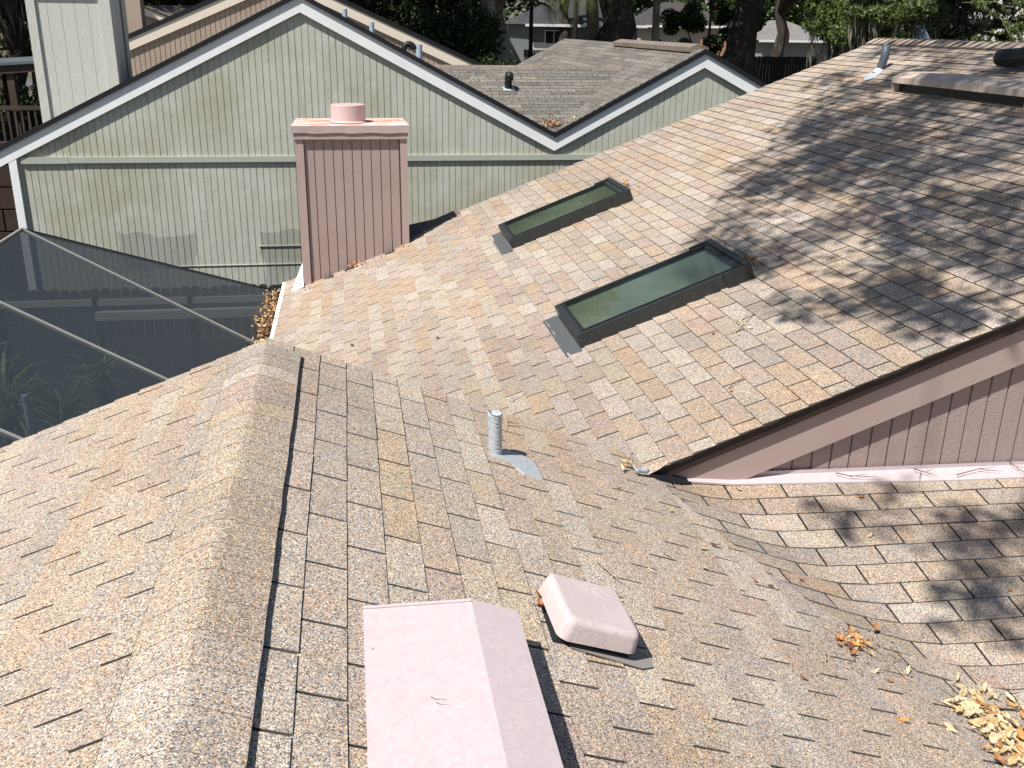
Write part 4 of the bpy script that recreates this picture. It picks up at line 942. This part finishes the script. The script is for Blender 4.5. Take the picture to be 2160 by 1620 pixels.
# unseen oak crowns, added overhead to shade the yards behind
for i, (x, y, z, rx) in enumerate(((-14, 30, 6.5, 6), (0, 38, 7, 7), (14, 52, 8, 9), (28, 50, 8, 9), (-6, 56, 8, 9), (38, 40, 7, 7), (22, 36, 8, 6))):
    b = (x+2, y+2, gz(x, y)); tree('oak_tree', (x, y+14 if i in (2, 3) else y+3, gz(x, y+3)), 8, .4, (x, y, z), (rx, 6, 2), 13000, .42, GREEN, ('unseen oak crown added to shade the left yard', 'unseen oak crown added for shade above the tan house', 'unseen oak crown added to shade the far grey house', 'unseen oak crown added to shade the peach house', 'unseen oak crown added for shade far behind the tan gable', 'unseen oak crown added for shade at the far right', 'unseen oak crown added to shade the wooden fence')[i], seed=101+i, ncl=46, clr=1.7, moss=700)

# ------------------------------------------------------------------ far houses, fences and small things behind
def picket_fence(p0, p1, z0, z1, label, mt, w_=.14, dog=False, group=None):
    e = empty('wooden_fence', ((p0[0]+p1[0])/2, (p0[1]+p1[1])/2, z0), label, 'fence', group); bpy.context.view_layer.update()
    a, b = Vector((*p0, 0)), Vector((*p1, 0)); L = (b-a).length; d = (b-a)/L; n_ = Vector((-d.y, d.x, 0))*.01; mb = MB(); n = int(L/(w_+.012))
    for i in range(n):
        q = a+d*i*(w_+.012); s_ = q+d*w_; zt = z1+rng.uniform(-.015, .015); c = .035 if dog else 0
        poly = [(q.x, q.y, z0), (s_.x, s_.y, z0), (s_.x, s_.y, zt-c), (s_.x-d.x*c, s_.y-d.y*c, zt), (q.x+d.x*c, q.y+d.y*c, zt), (q.x, q.y, zt-c)] if dog else [(q.x, q.y, z0), (s_.x, s_.y, z0), (s_.x, s_.y, zt), (q.x, q.y, zt)]
        mb.prism(poly, tuple(n_*2))
    part(mb, 'pickets', mt, e)
    mb = MB()
    for zr in (z0+.4, z1-.35): mb.prism([(a.x+n_.x*3, a.y+n_.y*3, zr), (b.x+n_.x*3, b.y+n_.y*3, zr), (b.x+n_.x*3, b.y+n_.y*3, zr+.09), (a.x+n_.x*3, a.y+n_.y*3, zr+.09)], tuple(n_*3))
    part(mb, 'rail', mt, e); return e
M['fencewood2'] = mat('dark_fence_wood', (.040, .032, .028), .9, noise=[(14, (.09, .08, .07), .45, .75, .7, (1, 1, .1))])
picket_fence((-9, 15.3), (-.3, 15.3), -5.7, -3.88, 'dark dog eared fence between the screen enclosure and green house', M['fencewood2'], .135, True)
picket_fence((-6.5, 13.2), (-.9, 13.2), -5.7, -4.05, 'dark wooden fence seen through the insect screen', M['fencewood2'], .14)
pa, pb = at(1105, 115, 55), at(1330, 115, 55); picket_fence((pa.x, 55), (pb.x, 55), -3.55, -1.25, 'grey wooden fence below the far grey house', M['fencewood'], .16)
pa, pb = at(1590, 90, 50), at(1730, 90, 50); picket_fence((pa.x-4, 50), (pb.x, 50), -3.6, -1.35, 'dark wooden fence right of the big oak trunk', M['fencewood2'], .16)
pa, pb = at(1478, 80, 66), at(1545, 80, 66); picket_fence((pa.x, 66), (pb.x, 66), -2.4, -.75, 'orange stained fence piece between trunks', mat('orange_wood', (.40, .22, .12), .8), .3)
def simple_house(label, x0, x1, y0, y1, zb, ze, zr, wall, roofc, over=.5, openings=()):
    e = empty('house', ((x0+x1)/2, y0, zb), label, 'house'); bpy.context.view_layer.update()
    mb = MB(); mb.box(x0, x1, y0, y1, zb, ze); part(mb, 'wall', wall, e)
    mb = MB(); o = over; ym = (y0+y1)/2; hx = min((x1-x0)/2.5, (y1-y0)/2)
    a, b, c, d = (x0-o, y0-o, ze), (x1+o, y0-o, ze), (x1+o, y1+o, ze), (x0-o, y1+o, ze); r1, r2 = (x0+hx, ym, zr), (x1-hx, ym, zr)
    for f in ((a, b, r2, r1), (b, c, r2), (c, d, r1, r2), (d, a, r1)): mb.face(f, roofc, 0)
    mb.face([d, c, b, a], roofc, 0); part(mb, 'roof', [M['grey_shingle'], M['butt']], e)
    mb = MB(); mb.box(x0-o-.02, x1+o+.02, y0-o-.06, y0-o-.0, ze-.14, ze+.02); part(mb, 'fascia_board', M['white'], e)
    for nm, ox0, ox1, oz0, oz1, m_ in openings:
        mb = MB()
        if nm == 'arched_door':
            cx = (ox0+ox1)/2; rr = (ox1-ox0)/2; poly = [(ox0, y0-.04, oz0), (ox1, y0-.04, oz0)]+[(cx+rr*math.cos(a), y0-.04, oz1-rr+rr*math.sin(a)) for a in [math.pi*k/8 for k in range(9)]]
            mb.prism(poly, (0, .05, 0)); nm = 'door'
        else: mb.box(ox0, ox1, y0-.05, y0+.02, oz0, oz1)
        o_ = part(mb, nm, m_, e)
        if nm == 'window':
            mb = MB()
            for (a0, a1, c0, c1) in ((ox0-.06, ox0, oz0, oz1), (ox1, ox1+.06, oz0, oz1), (ox0-.06, ox1+.06, oz1, oz1+.06), (ox0-.06, ox1+.06, oz0-.06, oz0), ((ox0+ox1)/2-.02, (ox0+ox1)/2+.02, oz0, oz1)): mb.box(a0, a1, y0-.08, y0-.051, c0, c1)
            part(mb, 'frame', M['white'], o_)
    return e
M['greyw'] = mat('blue_grey_wall', (.17, .18, .19), .8, noise=[(1, (.12, .13, .14), .4, .7, .7)]); M['peach'] = mat('peach_stucco', (.52, .42, .35), .8, noise=[(1, (.42, .34, .29), .4, .7, .7)]); M['dkglass'] = mat('dark_window', (.02, .025, .03), .1)
M['whitewall'] = mat('white_stucco', (.70, .70, .68), .8)
a, b = at(1122, 60, 66), at(1345, 60, 66)
c = at(1150, 90, 66)
simple_house('far grey house with dark hip roof and pale lower wall', a.x, b.x, 66, 76, -3.6, .05, 1.9, M['greyw'], (.06, .065, .075), openings=(('window', c.x, c.x+1.1, -1.1, -.35, M['dkglass']), ('garage_panel', a.x+.05, a.x+2.6, -3.5, -1.05, M['whitewall']), ('window', b.x-2.4, b.x-1.3, -1.6, -.5, M['dkglass'])))
a, b = at(1352, 60, 78), at(1560, 60, 78); c = at(1430, 80, 78); d = at(1400, 80, 78)
simple_house('far peach house with arched doorway behind hanging moss', a.x, b.x, 78, 88, -3.6, .1, 1.9, M['peach'], (.07, .07, .075), openings=(('arched_door', c.x, c.x+1.1, -3.4, -.75, M['dkglass']), ('window', d.x-1.1, d.x-.1, -2.0, -.9, M['dkglass']), ('arched_door', c.x+2.3, c.x+3.1, -2.4, -.75, M['dkglass'])))
a, b = at(1612, 60, 72), at(1760, 60, 72); simple_house('far pale house with grey roof between the big oak and the leafy trees', a.x, b.x, 72, 80, -3.6, -.8, .6, mat('grey_white_wall', (.28, .28, .27), .8), (.20, .21, .22))
a, b = at(2100, 60, 80), at(2290, 60, 80); simple_house('far white house at the right edge', a.x, b.x, 84, 92, -3.6, 1.2, 2.6, M['whitewall'], (.55, .55, .55))
# lamp post
p = at(1497, 60, 52); e = empty('street_lamp', (p.x, 52, gz(p.x, 52)), 'black lamp post in front of the peach house', 'street lamp'); bpy.context.view_layer.update()
mb = MB(); mb.tube([(p.x, 52, -3.7), (p.x, 52, -3.2), (p.x, 52, 1.0)], [.14, .09, .06], 10); part(mb, 'post', M['vblack'], e)
mb = MB(); mb.tube([(p.x, 52, 1.0), (p.x, 52, 1.05), (p.x, 52, 1.4), (p.x, 52, 1.55)], [.05, .14, .2, .03], 8); part(mb, 'lantern', M['vblack'], e)
# pale tarp draped over something tall among the trees
p = at(1942, 56, 33.4); tp = empty('tarp', (p.x, 33.4, gz(p.x, 33.4)), 'pale blue grey tarp draped over a tall shape right of the dark ridge pipe', 'tarp'); bpy.context.view_layer.update()
mb = MB(); n = 36; rows = []
for j in range(9):
    t = j/8; z = p.z-.02-t*(p.z-gz(p.x, 33.4)); r0 = .10+.42*min(1, t*6)**.5+.35*t; rows.append([(p.x+r0*(1+.10*math.sin(5*a+j*.5)+.05*math.sin(11*a))*math.cos(a), 33.4+r0*.8*(1+.1*math.cos(4*a))*math.sin(a), z+.09*math.sin(2*a+.6)+.04*math.sin(5*a)) for a in [2*math.pi*k/n for k in range(n)]])
for j in range(8):
    for k in range(n): mb.face([rows[j][k], rows[j][(k+1) % n], rows[j+1][(k+1) % n], rows[j+1][k]])
part(mb, 'cover', mat('blue_grey_tarp', (.16, .21, .28), .6, 0, noise=[(3, (.26, .31, .38), .45, .7, .7)]), tp)
# flag
p = at(1657, 60, 46); e = empty('garden_flag', (p.x, 46, gz(p.x, 46)), 'small faded pink and white flag on a pole', 'flag'); bpy.context.view_layer.update()
mb = MB(); mb.tube([(p.x, 46, gz(p.x, 46)), (p.x, 46, .3)], .02, 6); part(mb, 'pole', M['bark'], e)
mb = MB()
for k in range(6): mb.face([(p.x+.02+k*.035, 46+.03*math.sin(k), -.75), (p.x+.055+k*.035, 46+.03*math.sin(k+1), -.75), (p.x+.055+k*.035, 46+.03*math.sin(k+1), .25-.1*k), (p.x+.02+k*.035, 46+.03*math.sin(k), .25-.1*k+.1)])
part(mb, 'cloth', mat('faded_flag', (.5, .26, .27), .8), e)
# pavilion with railing at the left edge
pv = empty('pavilion', (-7.5, 23, -5.7), 'dark wooden pavilion with blue grey roof edge and railed deck at far left', 'pavilion'); bpy.context.view_layer.update()
mb = MB(); a, b = at(-60, 150, 22), at(122, 118, 22)
mb.prism([(-10.5, 22, -1.15), (-5.75, 22, -.84), (-5.75, 22, -.79), (-10.5, 22, -1.08)], (0, 4, .02)); part(mb, 'roof', mat('blue_grey_roof_metal', (.13, .16, .17), .5, .3), pv)
mb = MB(); mb.prism([(-10.5, 22.05, -1.35), (-5.85, 22.05, -1.0), (-5.85, 22.05, -.83), (-10.5, 22.05, -1.17)], (0, .08, 0)); part(mb, 'beam', M['wood'], pv)
for x in (-6.0, -6.75, -7.9, -9.5):
    for y in (22.1, 25.5): mb = MB(); mb.box(x-.07, x+.07, y, y+.14, -5.7, -1.0); part(mb, 'post', M['wood'], pv)
mb = MB(); mb.box(-10.5, -5.7, 22, 26, -2.75, -2.6); part(mb, 'deck', M['wood'], pv)
mb = MB(); mb.box(-10.5, -5.75, 22.0, 22.06, -1.78, -1.70); mb.box(-10.5, -5.75, 22.0, 22.06, -2.55, -2.49)
for k in range(36): mb.box(-10.4+k*.13, -10.36+k*.13, 22.01, 22.05, -2.49, -1.78)
part(mb, 'railing', M['wood'], pv)
# brick retaining blocks under the pavilion
M['brick'] = mat('red_brown_brick', (.045, .028, .022), .9, noise=[(6, (.03, .02, .018), .4, .7, .8)])
bw = empty('retaining_wall', (-7, 19, -5.7), 'stacked red brown timber retaining wall left of the green house', 'wall'); bpy.context.view_layer.update()
mb = MB()
for k in range(9):
    for j in range(6):
        x = -9.5+j*.72+(k % 2)*.3; mb.box(x, x+.69, 19+k*.03, 19.3+k*.03, -5.7+k*.4, -5.33+k*.4)
part(mb, 'timbers', M['brick'], bw)

# ------------------------------------------------------------------ screen enclosure
sc = empty('screen_enclosure', (-3.1, 7, -5.7), 'dark insect screen pool enclosure with thin pale beams at left', 'screen enclosure'); bpy.context.view_layer.update()
EX, EZ, AXs, AZs, HY, FY = -.99, -3.12, -3.10, -1.88, 9.8, 12.0; WX = 2*AXs-EX
A_ = Vector((AXs, HY, AZs))
def panel(pts): 
    mb = MB(); mb.face(pts); part(mb, 'screen_panel', M['screen'], sc)
bays = [1.5, 4.1, 6.0, 7.9, 9.8]
for y0, y1 in zip(bays, bays[1:]):
    panel([(EX, y0, EZ), (EX, y1, EZ), (AXs, y1, AZs), (AXs, y0, AZs)]); panel([(WX, y1, EZ), (WX, y0, EZ), (AXs, y0, AZs), (AXs, y1, AZs)])
panel([(EX, HY, EZ), (EX, FY, EZ), A_]); panel([(EX, FY, EZ), (WX, FY, EZ), A_]); panel([(WX, FY, EZ), (WX, HY, EZ), A_])
panel([(EX+.6, FY, EZ), (WX, FY, EZ), (WX, FY, -5.66), (EX+.6, FY, -5.66)]); panel([(WX, 1.5, EZ), (WX, FY, EZ), (WX, FY, -5.66), (WX, 1.5, -5.66)])
def beam(p, q, w_=.008, h=.022, m_='rafter', nm='beam', up=.012):
    p, q = Vector(p), Vector(q); d = (q-p).normalized(); s_ = d.cross(Vector((0, 0, 1))).normalized()*w_; u = s_.cross(d).normalized(); u = u if u.z > 0 else -u
    mb = MB(); a = [p-s_-u*h, p+s_-u*h, p+s_+u*up, p-s_+u*up]; b = [v+(q-p) for v in a]
    mb.hexa([a[0], a[1], b[1], b[0], a[3], a[2], b[2], b[3]]); part(mb, nm, M[m_], sc)
for y in bays:
    beam((EX, y, EZ), (AXs, y, AZs)); beam((WX, y, EZ), (AXs, y, AZs))
beam((AXs, 1.5, AZs), A_); beam(A_, (EX, FY, EZ), m_='bronze'); beam(A_, (WX, FY, EZ), m_='bronze')
beam((EX, 1.5, EZ), (EX, FY, EZ), m_='bronze'); beam((WX, 1.5, EZ), (WX, FY, EZ)); beam((EX+.4, FY, EZ-.06), (WX, FY, EZ-.06), .03, .06); beam((EX+.4, FY-.05, EZ-.2), (AXs, FY-.05, EZ-.2), .05, .09); beam((EX+.4, FY, -4.6), (WX, FY, -4.6)); beam((WX, 1.5, -4.6), (WX, FY, -4.6))
for (x, y) in ((WX, 12), (AXs, 12), (-2.0, 12), (WX, 9.8), (WX, 7.9), (WX, 6), (WX, 4.1), (-4.2, 12)):
    mb = MB(); mb.box(x-.03, x+.03, y-.03, y+.03, -5.7, EZ); part(mb, 'post', M['bronze'], sc)
p = at(57, 870, 8.4); mb = MB(); mb.tube([(p.x, 8.4, -5.66), (p.x, 8.4, p.z+.12)], .022, 10); mb.tube([(p.x, 8.4, p.z+.12), (p.x, 8.4, p.z+.16)], .03, 10); o = mb.build('standpipe', M['bluepipe']); tag(o, 'pale upright pipe with a cap standing in the screened yard', 'pipe')
# long low planter / bench in the screened yard
be = empty('bench', (-2.2, 11, -5.66), 'low dark brown bench near the back of the screened yard', 'bench'); bpy.context.view_layer.update()
mb = MB(); mb.box(-3.0, -1.3, 10.9, 11.3, -5.24, -5.19); part(mb, 'seat', M['wood'], be)
for x in (-2.9, -1.45):
    mb = MB(); mb.box(x, x+.07, 10.95, 11.25, -5.66, -5.24); part(mb, 'leg', M['wood'], be)

# ------------------------------------------------------------------ leaves, twigs and litter on the roofs
nM = Vector((SN, 0, CS)); dM = nM.dot(Vector((0, 0, -1.568)))
def onM(px, py): r = ray(px, py); return r*(dM/nM.dot(r))
nL = Vector((-SN, 0, CS)); dL = nL.dot(Vector((XC, 0, ZC)))
def onN(px, py):
    r = ray(px, py); t = 3.8
    for _ in range(30): p = r*t; e_ = p.z-H(p.x, p.y); t += e_*2.0
    return r*t
def leaf_mesh(nm, L, W, curl, col, seed):
    rr = random.Random(seed); mb = MB(); n = 6; pr = []
    for i in range(n+1):
        t = i/n; w_ = W*math.sin(math.pi*t**.8)*.5+.0003; z = curl*L*(t-.5)**2*4+.001; x = (t-.5)*L; tw = .25*rr.uniform(-1, 1)*W
        pr.append(((x, -w_, z+w_*.55+tw), (x, 0, z), (x, w_, z+w_*.55-tw)))
    for i in range(n):
        for k in range(2): mb.face([pr[i][k], pr[i+1][k], pr[i+1][k+1], pr[i][k+1]], col)
    mb.tube([(L*.5, 0, curl*L), (L*.62, .001, curl*L+.003)], .0006, 4, (.5, .35, .2))
    o = mb.build(nm, M['dry'], None); me = o.data; bpy.data.objects.remove(o); return me
YEL, PAL_, ORG, BRN = (.56, .44, .23), (.64, .54, .35), (.40, .18, .07), (.17, .07, .04)
LM = [leaf_mesh('dry_leaf', .052, .017, .10, YEL, 1), leaf_mesh('dry_leaf', .060, .019, .16, PAL_, 2), leaf_mesh('dry_leaf', .045, .020, .22, ORG, 3), leaf_mesh('dry_leaf', .055, .015, .05, PAL_, 4), leaf_mesh('dry_leaf', .040, .017, .25, BRN, 5), leaf_mesh('dry_leaf', .050, .022, .12, YEL, 6), leaf_mesh('dry_leaf', .050, .019, .28, (.58, .30, .10), 7)]
def put_leaf(p, nrm, kind, label, group, lift=.012, tilt=.25, s=1.0):
    o = bpy.data.objects.new('dry_leaf', LM[kind]); COL.objects.link(o)
    q = Vector(nrm).to_track_quat('Z', 'Y'); e1 = Matrix.Rotation(rng.uniform(0, 6.28), 4, 'Z'); e2 = Matrix.Rotation(rng.uniform(-tilt, tilt), 4, 'X') @ Matrix.Rotation(rng.uniform(-tilt, tilt), 4, 'Y')
    o.matrix_world = Matrix.Translation(Vector(p)+Vector(nrm)*lift) @ q.to_matrix().to_4x4() @ e1 @ e2 @ Matrix.Scale(s*rng.uniform(.85, 1.15), 4)
    return tag(o, label, 'leaf', group)
nNv = Vector((.02, -.225, 1)).normalized()
# big drift lower right on the lower roof
cnt = 0
while cnt < 150:
    t = rng.random(); ax, ay = 2000+150*t, 1475+150*t; px, py = ax+rng.gauss(22, 26), ay+rng.gauss(-8, 18)
    if cnt < 32: px, py = rng.uniform(1990, 2190), rng.uniform(1462, 1560)
    if px < 1985: continue
    p = onN(px, py); kd = rng.choice([0, 0, 1, 1, 1, 3, 3, 3, 2, 5, 5, 6]); put_leaf(p, nNv, kd, {0: 'yellow', 1: 'pale straw', 2: 'orange brown', 3: 'pale straw', 5: 'yellow', 6: 'orange brown'}[kd]+' dry leaf in the big drift at the lower right corner', 'dry leaves in the lower right drift', lift=.011+.022*rng.random()); cnt += 1
for k in range(24):
    p = onN(1792+rng.gauss(0, 20), 1362+rng.gauss(0, 10)); put_leaf(p, nNv, rng.choice([0, 1, 2, 6, 2, 4, 3]), 'dry leaf in the small clump beside the thin branch', 'dry leaves in the small clump on the lower roof', lift=.011+.018*rng.random())
for k in range(9):
    p = onM(1318+rng.gauss(0, 9), 985+rng.gauss(0, 9)); put_leaf(p, nM, rng.choice([0, 6, 3, 5]), 'dry leaf caught at the metal valley end', 'dry leaves at the valley end', lift=.015+.02*rng.random(), tilt=.5)
for k in range(9):
    p = onM(1132+rng.gauss(0, 7), 1278+rng.gauss(0, 14)); put_leaf(p, nM, rng.choice([0, 6, 4, 2, 4]), 'dry curled leaf against the square vent cap', 'dry leaves against the square vent cap', lift=.012+.02*rng.random(), tilt=.5)
for (cx, cy, n_, lab, g) in ((1584, 556, 11, 'brown leaf piled at the top of the nearer skylight', 'brown leaves at the nearer skylight'), (1326, 399, 9, 'brown leaf piled at the top of the farther skylight', 'brown leaves at the farther skylight'), (750, 562, 14, 'dry leaf at the middle of the chimney foot', 'dry leaves at the middle of the chimney foot')):
    for k in range(n_): p = onR(cx+rng.gauss(0, 8), cy+rng.gauss(0, 5)); put_leaf(p, nR, rng.choice([2, 6, 6, 4, 2]), lab, g, lift=.012+.04*rng.random(), tilt=.6, s=1.3)
for k in range(26):
    t = rng.random(); p = onR(645+215*t+rng.gauss(0, 4), 610-95*t+rng.gauss(0, 3)+2); put_leaf(p, nR, rng.choice([2, 6, 4, 4]), 'small brown leaf scattered along the chimney foot', 'small leaves along the chimney foot', lift=.01, tilt=.5, s=.9)
# single leaves lying about
for i, (px, py, kd, s_, f) in enumerate(((744, 731, 4, 1.5, onR), (925, 716, 4, 1.3, onR), (850, 670, 4, 1.0, onR), (780, 738, 2, .9, onR), (1506, 1154, 4, 1.3, onN), (1484, 1162, 0, 1, onN), (1404, 1175, 0, 1, onM), (1414, 1081, 0, .9, onM), (1484, 1203, 1, 1, onM), (1591, 1227, 2, .8, onN), (1815, 1051, 2, 1, onN), (1834, 1133, 1, 1, onN), (1562, 1247, 3, .9, onM), (1691, 1435, 2, .9, onM), (1903, 1524, 6, 1.2, onN), (1875, 1441, 2, .8, onN), (1740, 1328, 0, .8, onN), (1912, 1420, 1, 1.1, onN), (1844, 1420, 1, 1, onN), (1305, 1270, 0, .7, onM), (2130, 1248, 2, .8, onN), (1838, 1383, 0, 1, onN), (1557, 1035, 0, 1, onN), (1302, 1030, 0, .9, onM), (1715, 665, 3, .8, onR), (1545, 828, 6, 1, onR), (1505, 707, 2, 1, onR), (1560, 708, 3, 1.1, onR), (1572, 688, 3, 1.2, onR), (1582, 696, 1, 1.1, onR), (1565, 678, 1, 1, onR), (1690, 1228, 4, .8, onN), (1625, 1240, 4, .8, onN), (1370, 1208, 3, .8, onM))):
    p = f(px, py); nn_ = {onR: nR, onM: nM, onN: nNv}[f]
    put_leaf(p, nn_, kd, 'lone dry leaf lying apart on the shingles', 'lone dry leaves scattered over the roofs', lift=.010, s=s_*.82)
def twig(pts, f, nrm, r0, mt, label, side=()):
    e = empty('fallen_twig', f(*pts[0]), label, 'twig'); bpy.context.view_layer.update(); mb = MB()
    P = [f(*q)+Vector(nrm)*(.016+rng.uniform(0, .010)) for q in pts]; mb.tube(P, [r0*(1-.7*i/(len(P)-1)) for i in range(len(P))], 6)
    for sd_ in side: Q = [f(*q)+Vector(nrm)*(.016+rng.uniform(0, .014)) for q in sd_]; mb.tube(Q, [r0*.6]+[r0*.3]*(len(Q)-1), 5)
    o = part(mb, 'stem', mt, e); return e
twig([(1775, 1362), (1812, 1372), (1845, 1392), (1878, 1402), (1900, 1428), (1930, 1446)], onN, nNv, .0035, M['twig'], 'thin pale branch trailing down from the small leaf clump', [[(1800, 1368), (1785, 1350)], [(1878, 1402), (1900, 1392)], [(1850, 1420), (1895, 1430)]])
twig([(2200, 1506), (2150, 1500), (2100, 1498), (2062, 1490), (2050, 1484)], onN, nNv, .0075, M['twig'], 'thick lichen covered stick in the lower right drift', [[(2098, 1498), (2097, 1540), (2093, 1585)], [(2062, 1490), (2040, 1520), (2030, 1510)], [(2080, 1480), (2110, 1468), (2150, 1462)], [(2046, 1500), (2085, 1545), (2100, 1552)]])
twig([(1253, 1192), (1280, 1215), (1300, 1230), (1326, 1247)], onM, nM, .0035, M['twig'], 'pale stick lying up slope of the square vent cap', [[(1258, 1196), (1268, 1210)]])
twig([(1076, 855), (1092, 846), (1106, 837), (1112, 824)], onM, nM, .003, M['twig'], 'thin yellow stick near the silver pipe')
twig([(1064, 898), (1080, 900), (1094, 903)], onM, nM, .006, M['twig'], 'short thick stick end right of the silver pipe')
for i, (pts, sd_) in enumerate((([(1925, 1000), (1950, 1008), (1975, 1016)], [[(1940, 1005), (1933, 1030)], [(1950, 1008), (1968, 998)]]), ([(2015, 1012), (2060, 1000), (2110, 1004)], [[(2060, 1000), (2095, 996)]]), ([(2115, 975), (2145, 1000), (2175, 1020)], [[(2140, 996), (2160, 1000)]]), ([(1760, 1008), (1790, 1016), (1850, 1018)], [[(1790, 1016), (1830, 1010)]]))):
    twig(pts, lambda a, b: onN(a, b)+Vector((0, 0, .012)), nNv, .003, M['darktwig'], ('dark forked twig on the middle of the pink flashing', 'long dark twig on the right part of the pink flashing', 'stiff dark twig at the right frame edge by the wall foot', 'fine dark twig on the left part of the pink flashing')[i], sd_)
twig([(2010, 458), (2035, 452), (2065, 456), (2088, 466)], onR, nR, .004, M['twig'], 'twig with lichen tuft lying in the shaded part of the upper roof', [[(2075, 460), (2092, 458)], [(2080, 464), (2085, 474)]])
twig([(1405, 660), (1440, 648), (1475, 632), (1530, 605)], onR, nR, .0035, M['darktwig'], 'dry stems against the lower side of the nearer skylight', [[(1440, 648), (1420, 642)], [(1475, 632), (1460, 640)]])
twig([(1245, 705), (1290, 688), (1330, 672), (1345, 660)], onR, nR, .003, M['twig'], 'dry tendril beside the lower end of the nearer skylight', [[(1290, 688), (1310, 690)]])
twig([(1553, 706), (1568, 690), (1585, 672), (1592, 660)], onR, nR, .004, M['twig'], 'pale tuft of dried twigs below the nearer skylight', [[(1568, 690), (1552, 684)], [(1568, 690), (1590, 684)], [(1560, 698), (1580, 700)]])
twig([(1540, 826), (1552, 815), (1570, 800)], onR, nR, .003, M['darktwig'], 'tiny red brown twig low on the upper roof')
twig([(1495, 505), (1480, 500), (1455, 508)], onR, nR, .0035, M['darktwig'], 'dark twig at the top left of the nearer skylight')
# acorn pods on the upper roof; caterpillar shaped twig on the pink vent
def onV(px, py): r = ray(px, py); z = zM(-.018)+.020; return r*(z/r.z)
twig([(910, 1480), (918, 1485), (930, 1486), (943, 1483)], onV, (0, 0, .6), .0012, M['darktwig'], 'tiny curled twig on top of the big pink vent')
# litter heaped in the left gutter
C = []; r2 = random.Random(8)
n_ = 900; vs = []
for k in range(n_):
    y = r2.uniform(9.2, 11.9) if k < 800 else r2.uniform(5, 9.2); hgt = .085*math.exp(-((y-10.2)/1.2)**2); c = Vector((-.975+r2.gauss(0, .04)-(.14*r2.random() if r2.random() < .18 else 0), y, ZE-.11+r2.random()*(.05+hgt)))
    d = Vector((r2.gauss(0, 1), r2.gauss(0, 1), r2.gauss(0, .5))).normalized(); s_ = d.cross(Vector((r2.gauss(0, 1), r2.gauss(0, 1), 1))).normalized(); L = r2.uniform(.035, .065); vs += [c-d*L/2, c+s_*L*.2, c+d*L/2, c-s_*L*.2]
o = leafmesh('leaf_litter', np.array([tuple(v) for v in vs], np.float32), n_, [YEL, ORG, (.5, .3, .14), (.62, .45, .25), BRN], np.random.default_rng(3), None, material='dry')
tag(o, 'dry leaves heaped in the gutter at the left eave', 'leaf litter', kind='stuff')
vs = []
for k in range(420):
    t = r2.random(); q = onN(2010+170*t+r2.gauss(10, 30), 1480+130*t+r2.gauss(0, 24)) if k < 300 else onN(1790+r2.gauss(20, 45), 1365+r2.gauss(10, 26))
    c = q+Vector((0, 0, .009+.006*r2.random())); d = Vector((r2.gauss(0, 1), r2.gauss(0, 1), r2.gauss(0, .15))).normalized(); s_ = d.cross(Vector((0, 0, 1))).normalized(); L = r2.uniform(.006, .022); vs += [c-d*L/2, c+s_*L*.18, c+d*L/2, c-s_*L*.18]
o = leafmesh('leaf_crumbs', np.array([tuple(v) for v in vs], np.float32), 420, [BRN, (.3, .17, .08), (.45, .33, .18), (.12, .08, .05)], np.random.default_rng(6), None, material='dry'); tag(o, 'crumbled brown leaf bits around the drifts on the lower roof', 'leaf litter', kind='stuff')
# litter in the valley corner of the green house
vs = []
for k in range(160):
    c = Vector((VX+r2.gauss(.02, .14), YG+.12+abs(r2.gauss(0, .16)), 0)); c.z = max(gtop(c.x), VZ+.03+(c.y-16)*(V.z/V.y))+.035+r2.random()*.03; d = Vector((r2.gauss(0, 1), r2.gauss(0, 1), r2.gauss(0, .4))).normalized(); s_ = d.cross(Vector((0, 0, 1))).normalized(); L = r2.uniform(.04, .08); vs += [c-d*L/2, c+s_*L*.2, c+d*L/2, c-s_*L*.2]
o = leafmesh('leaf_litter', np.array([tuple(v) for v in vs], np.float32), 160, [ORG, (.5, .3, .14), (.6, .42, .25)], np.random.default_rng(4), None, material='dry'); tag(o, 'brown leaves gathered in the valley of the green house roof', 'leaf litter', kind='stuff')
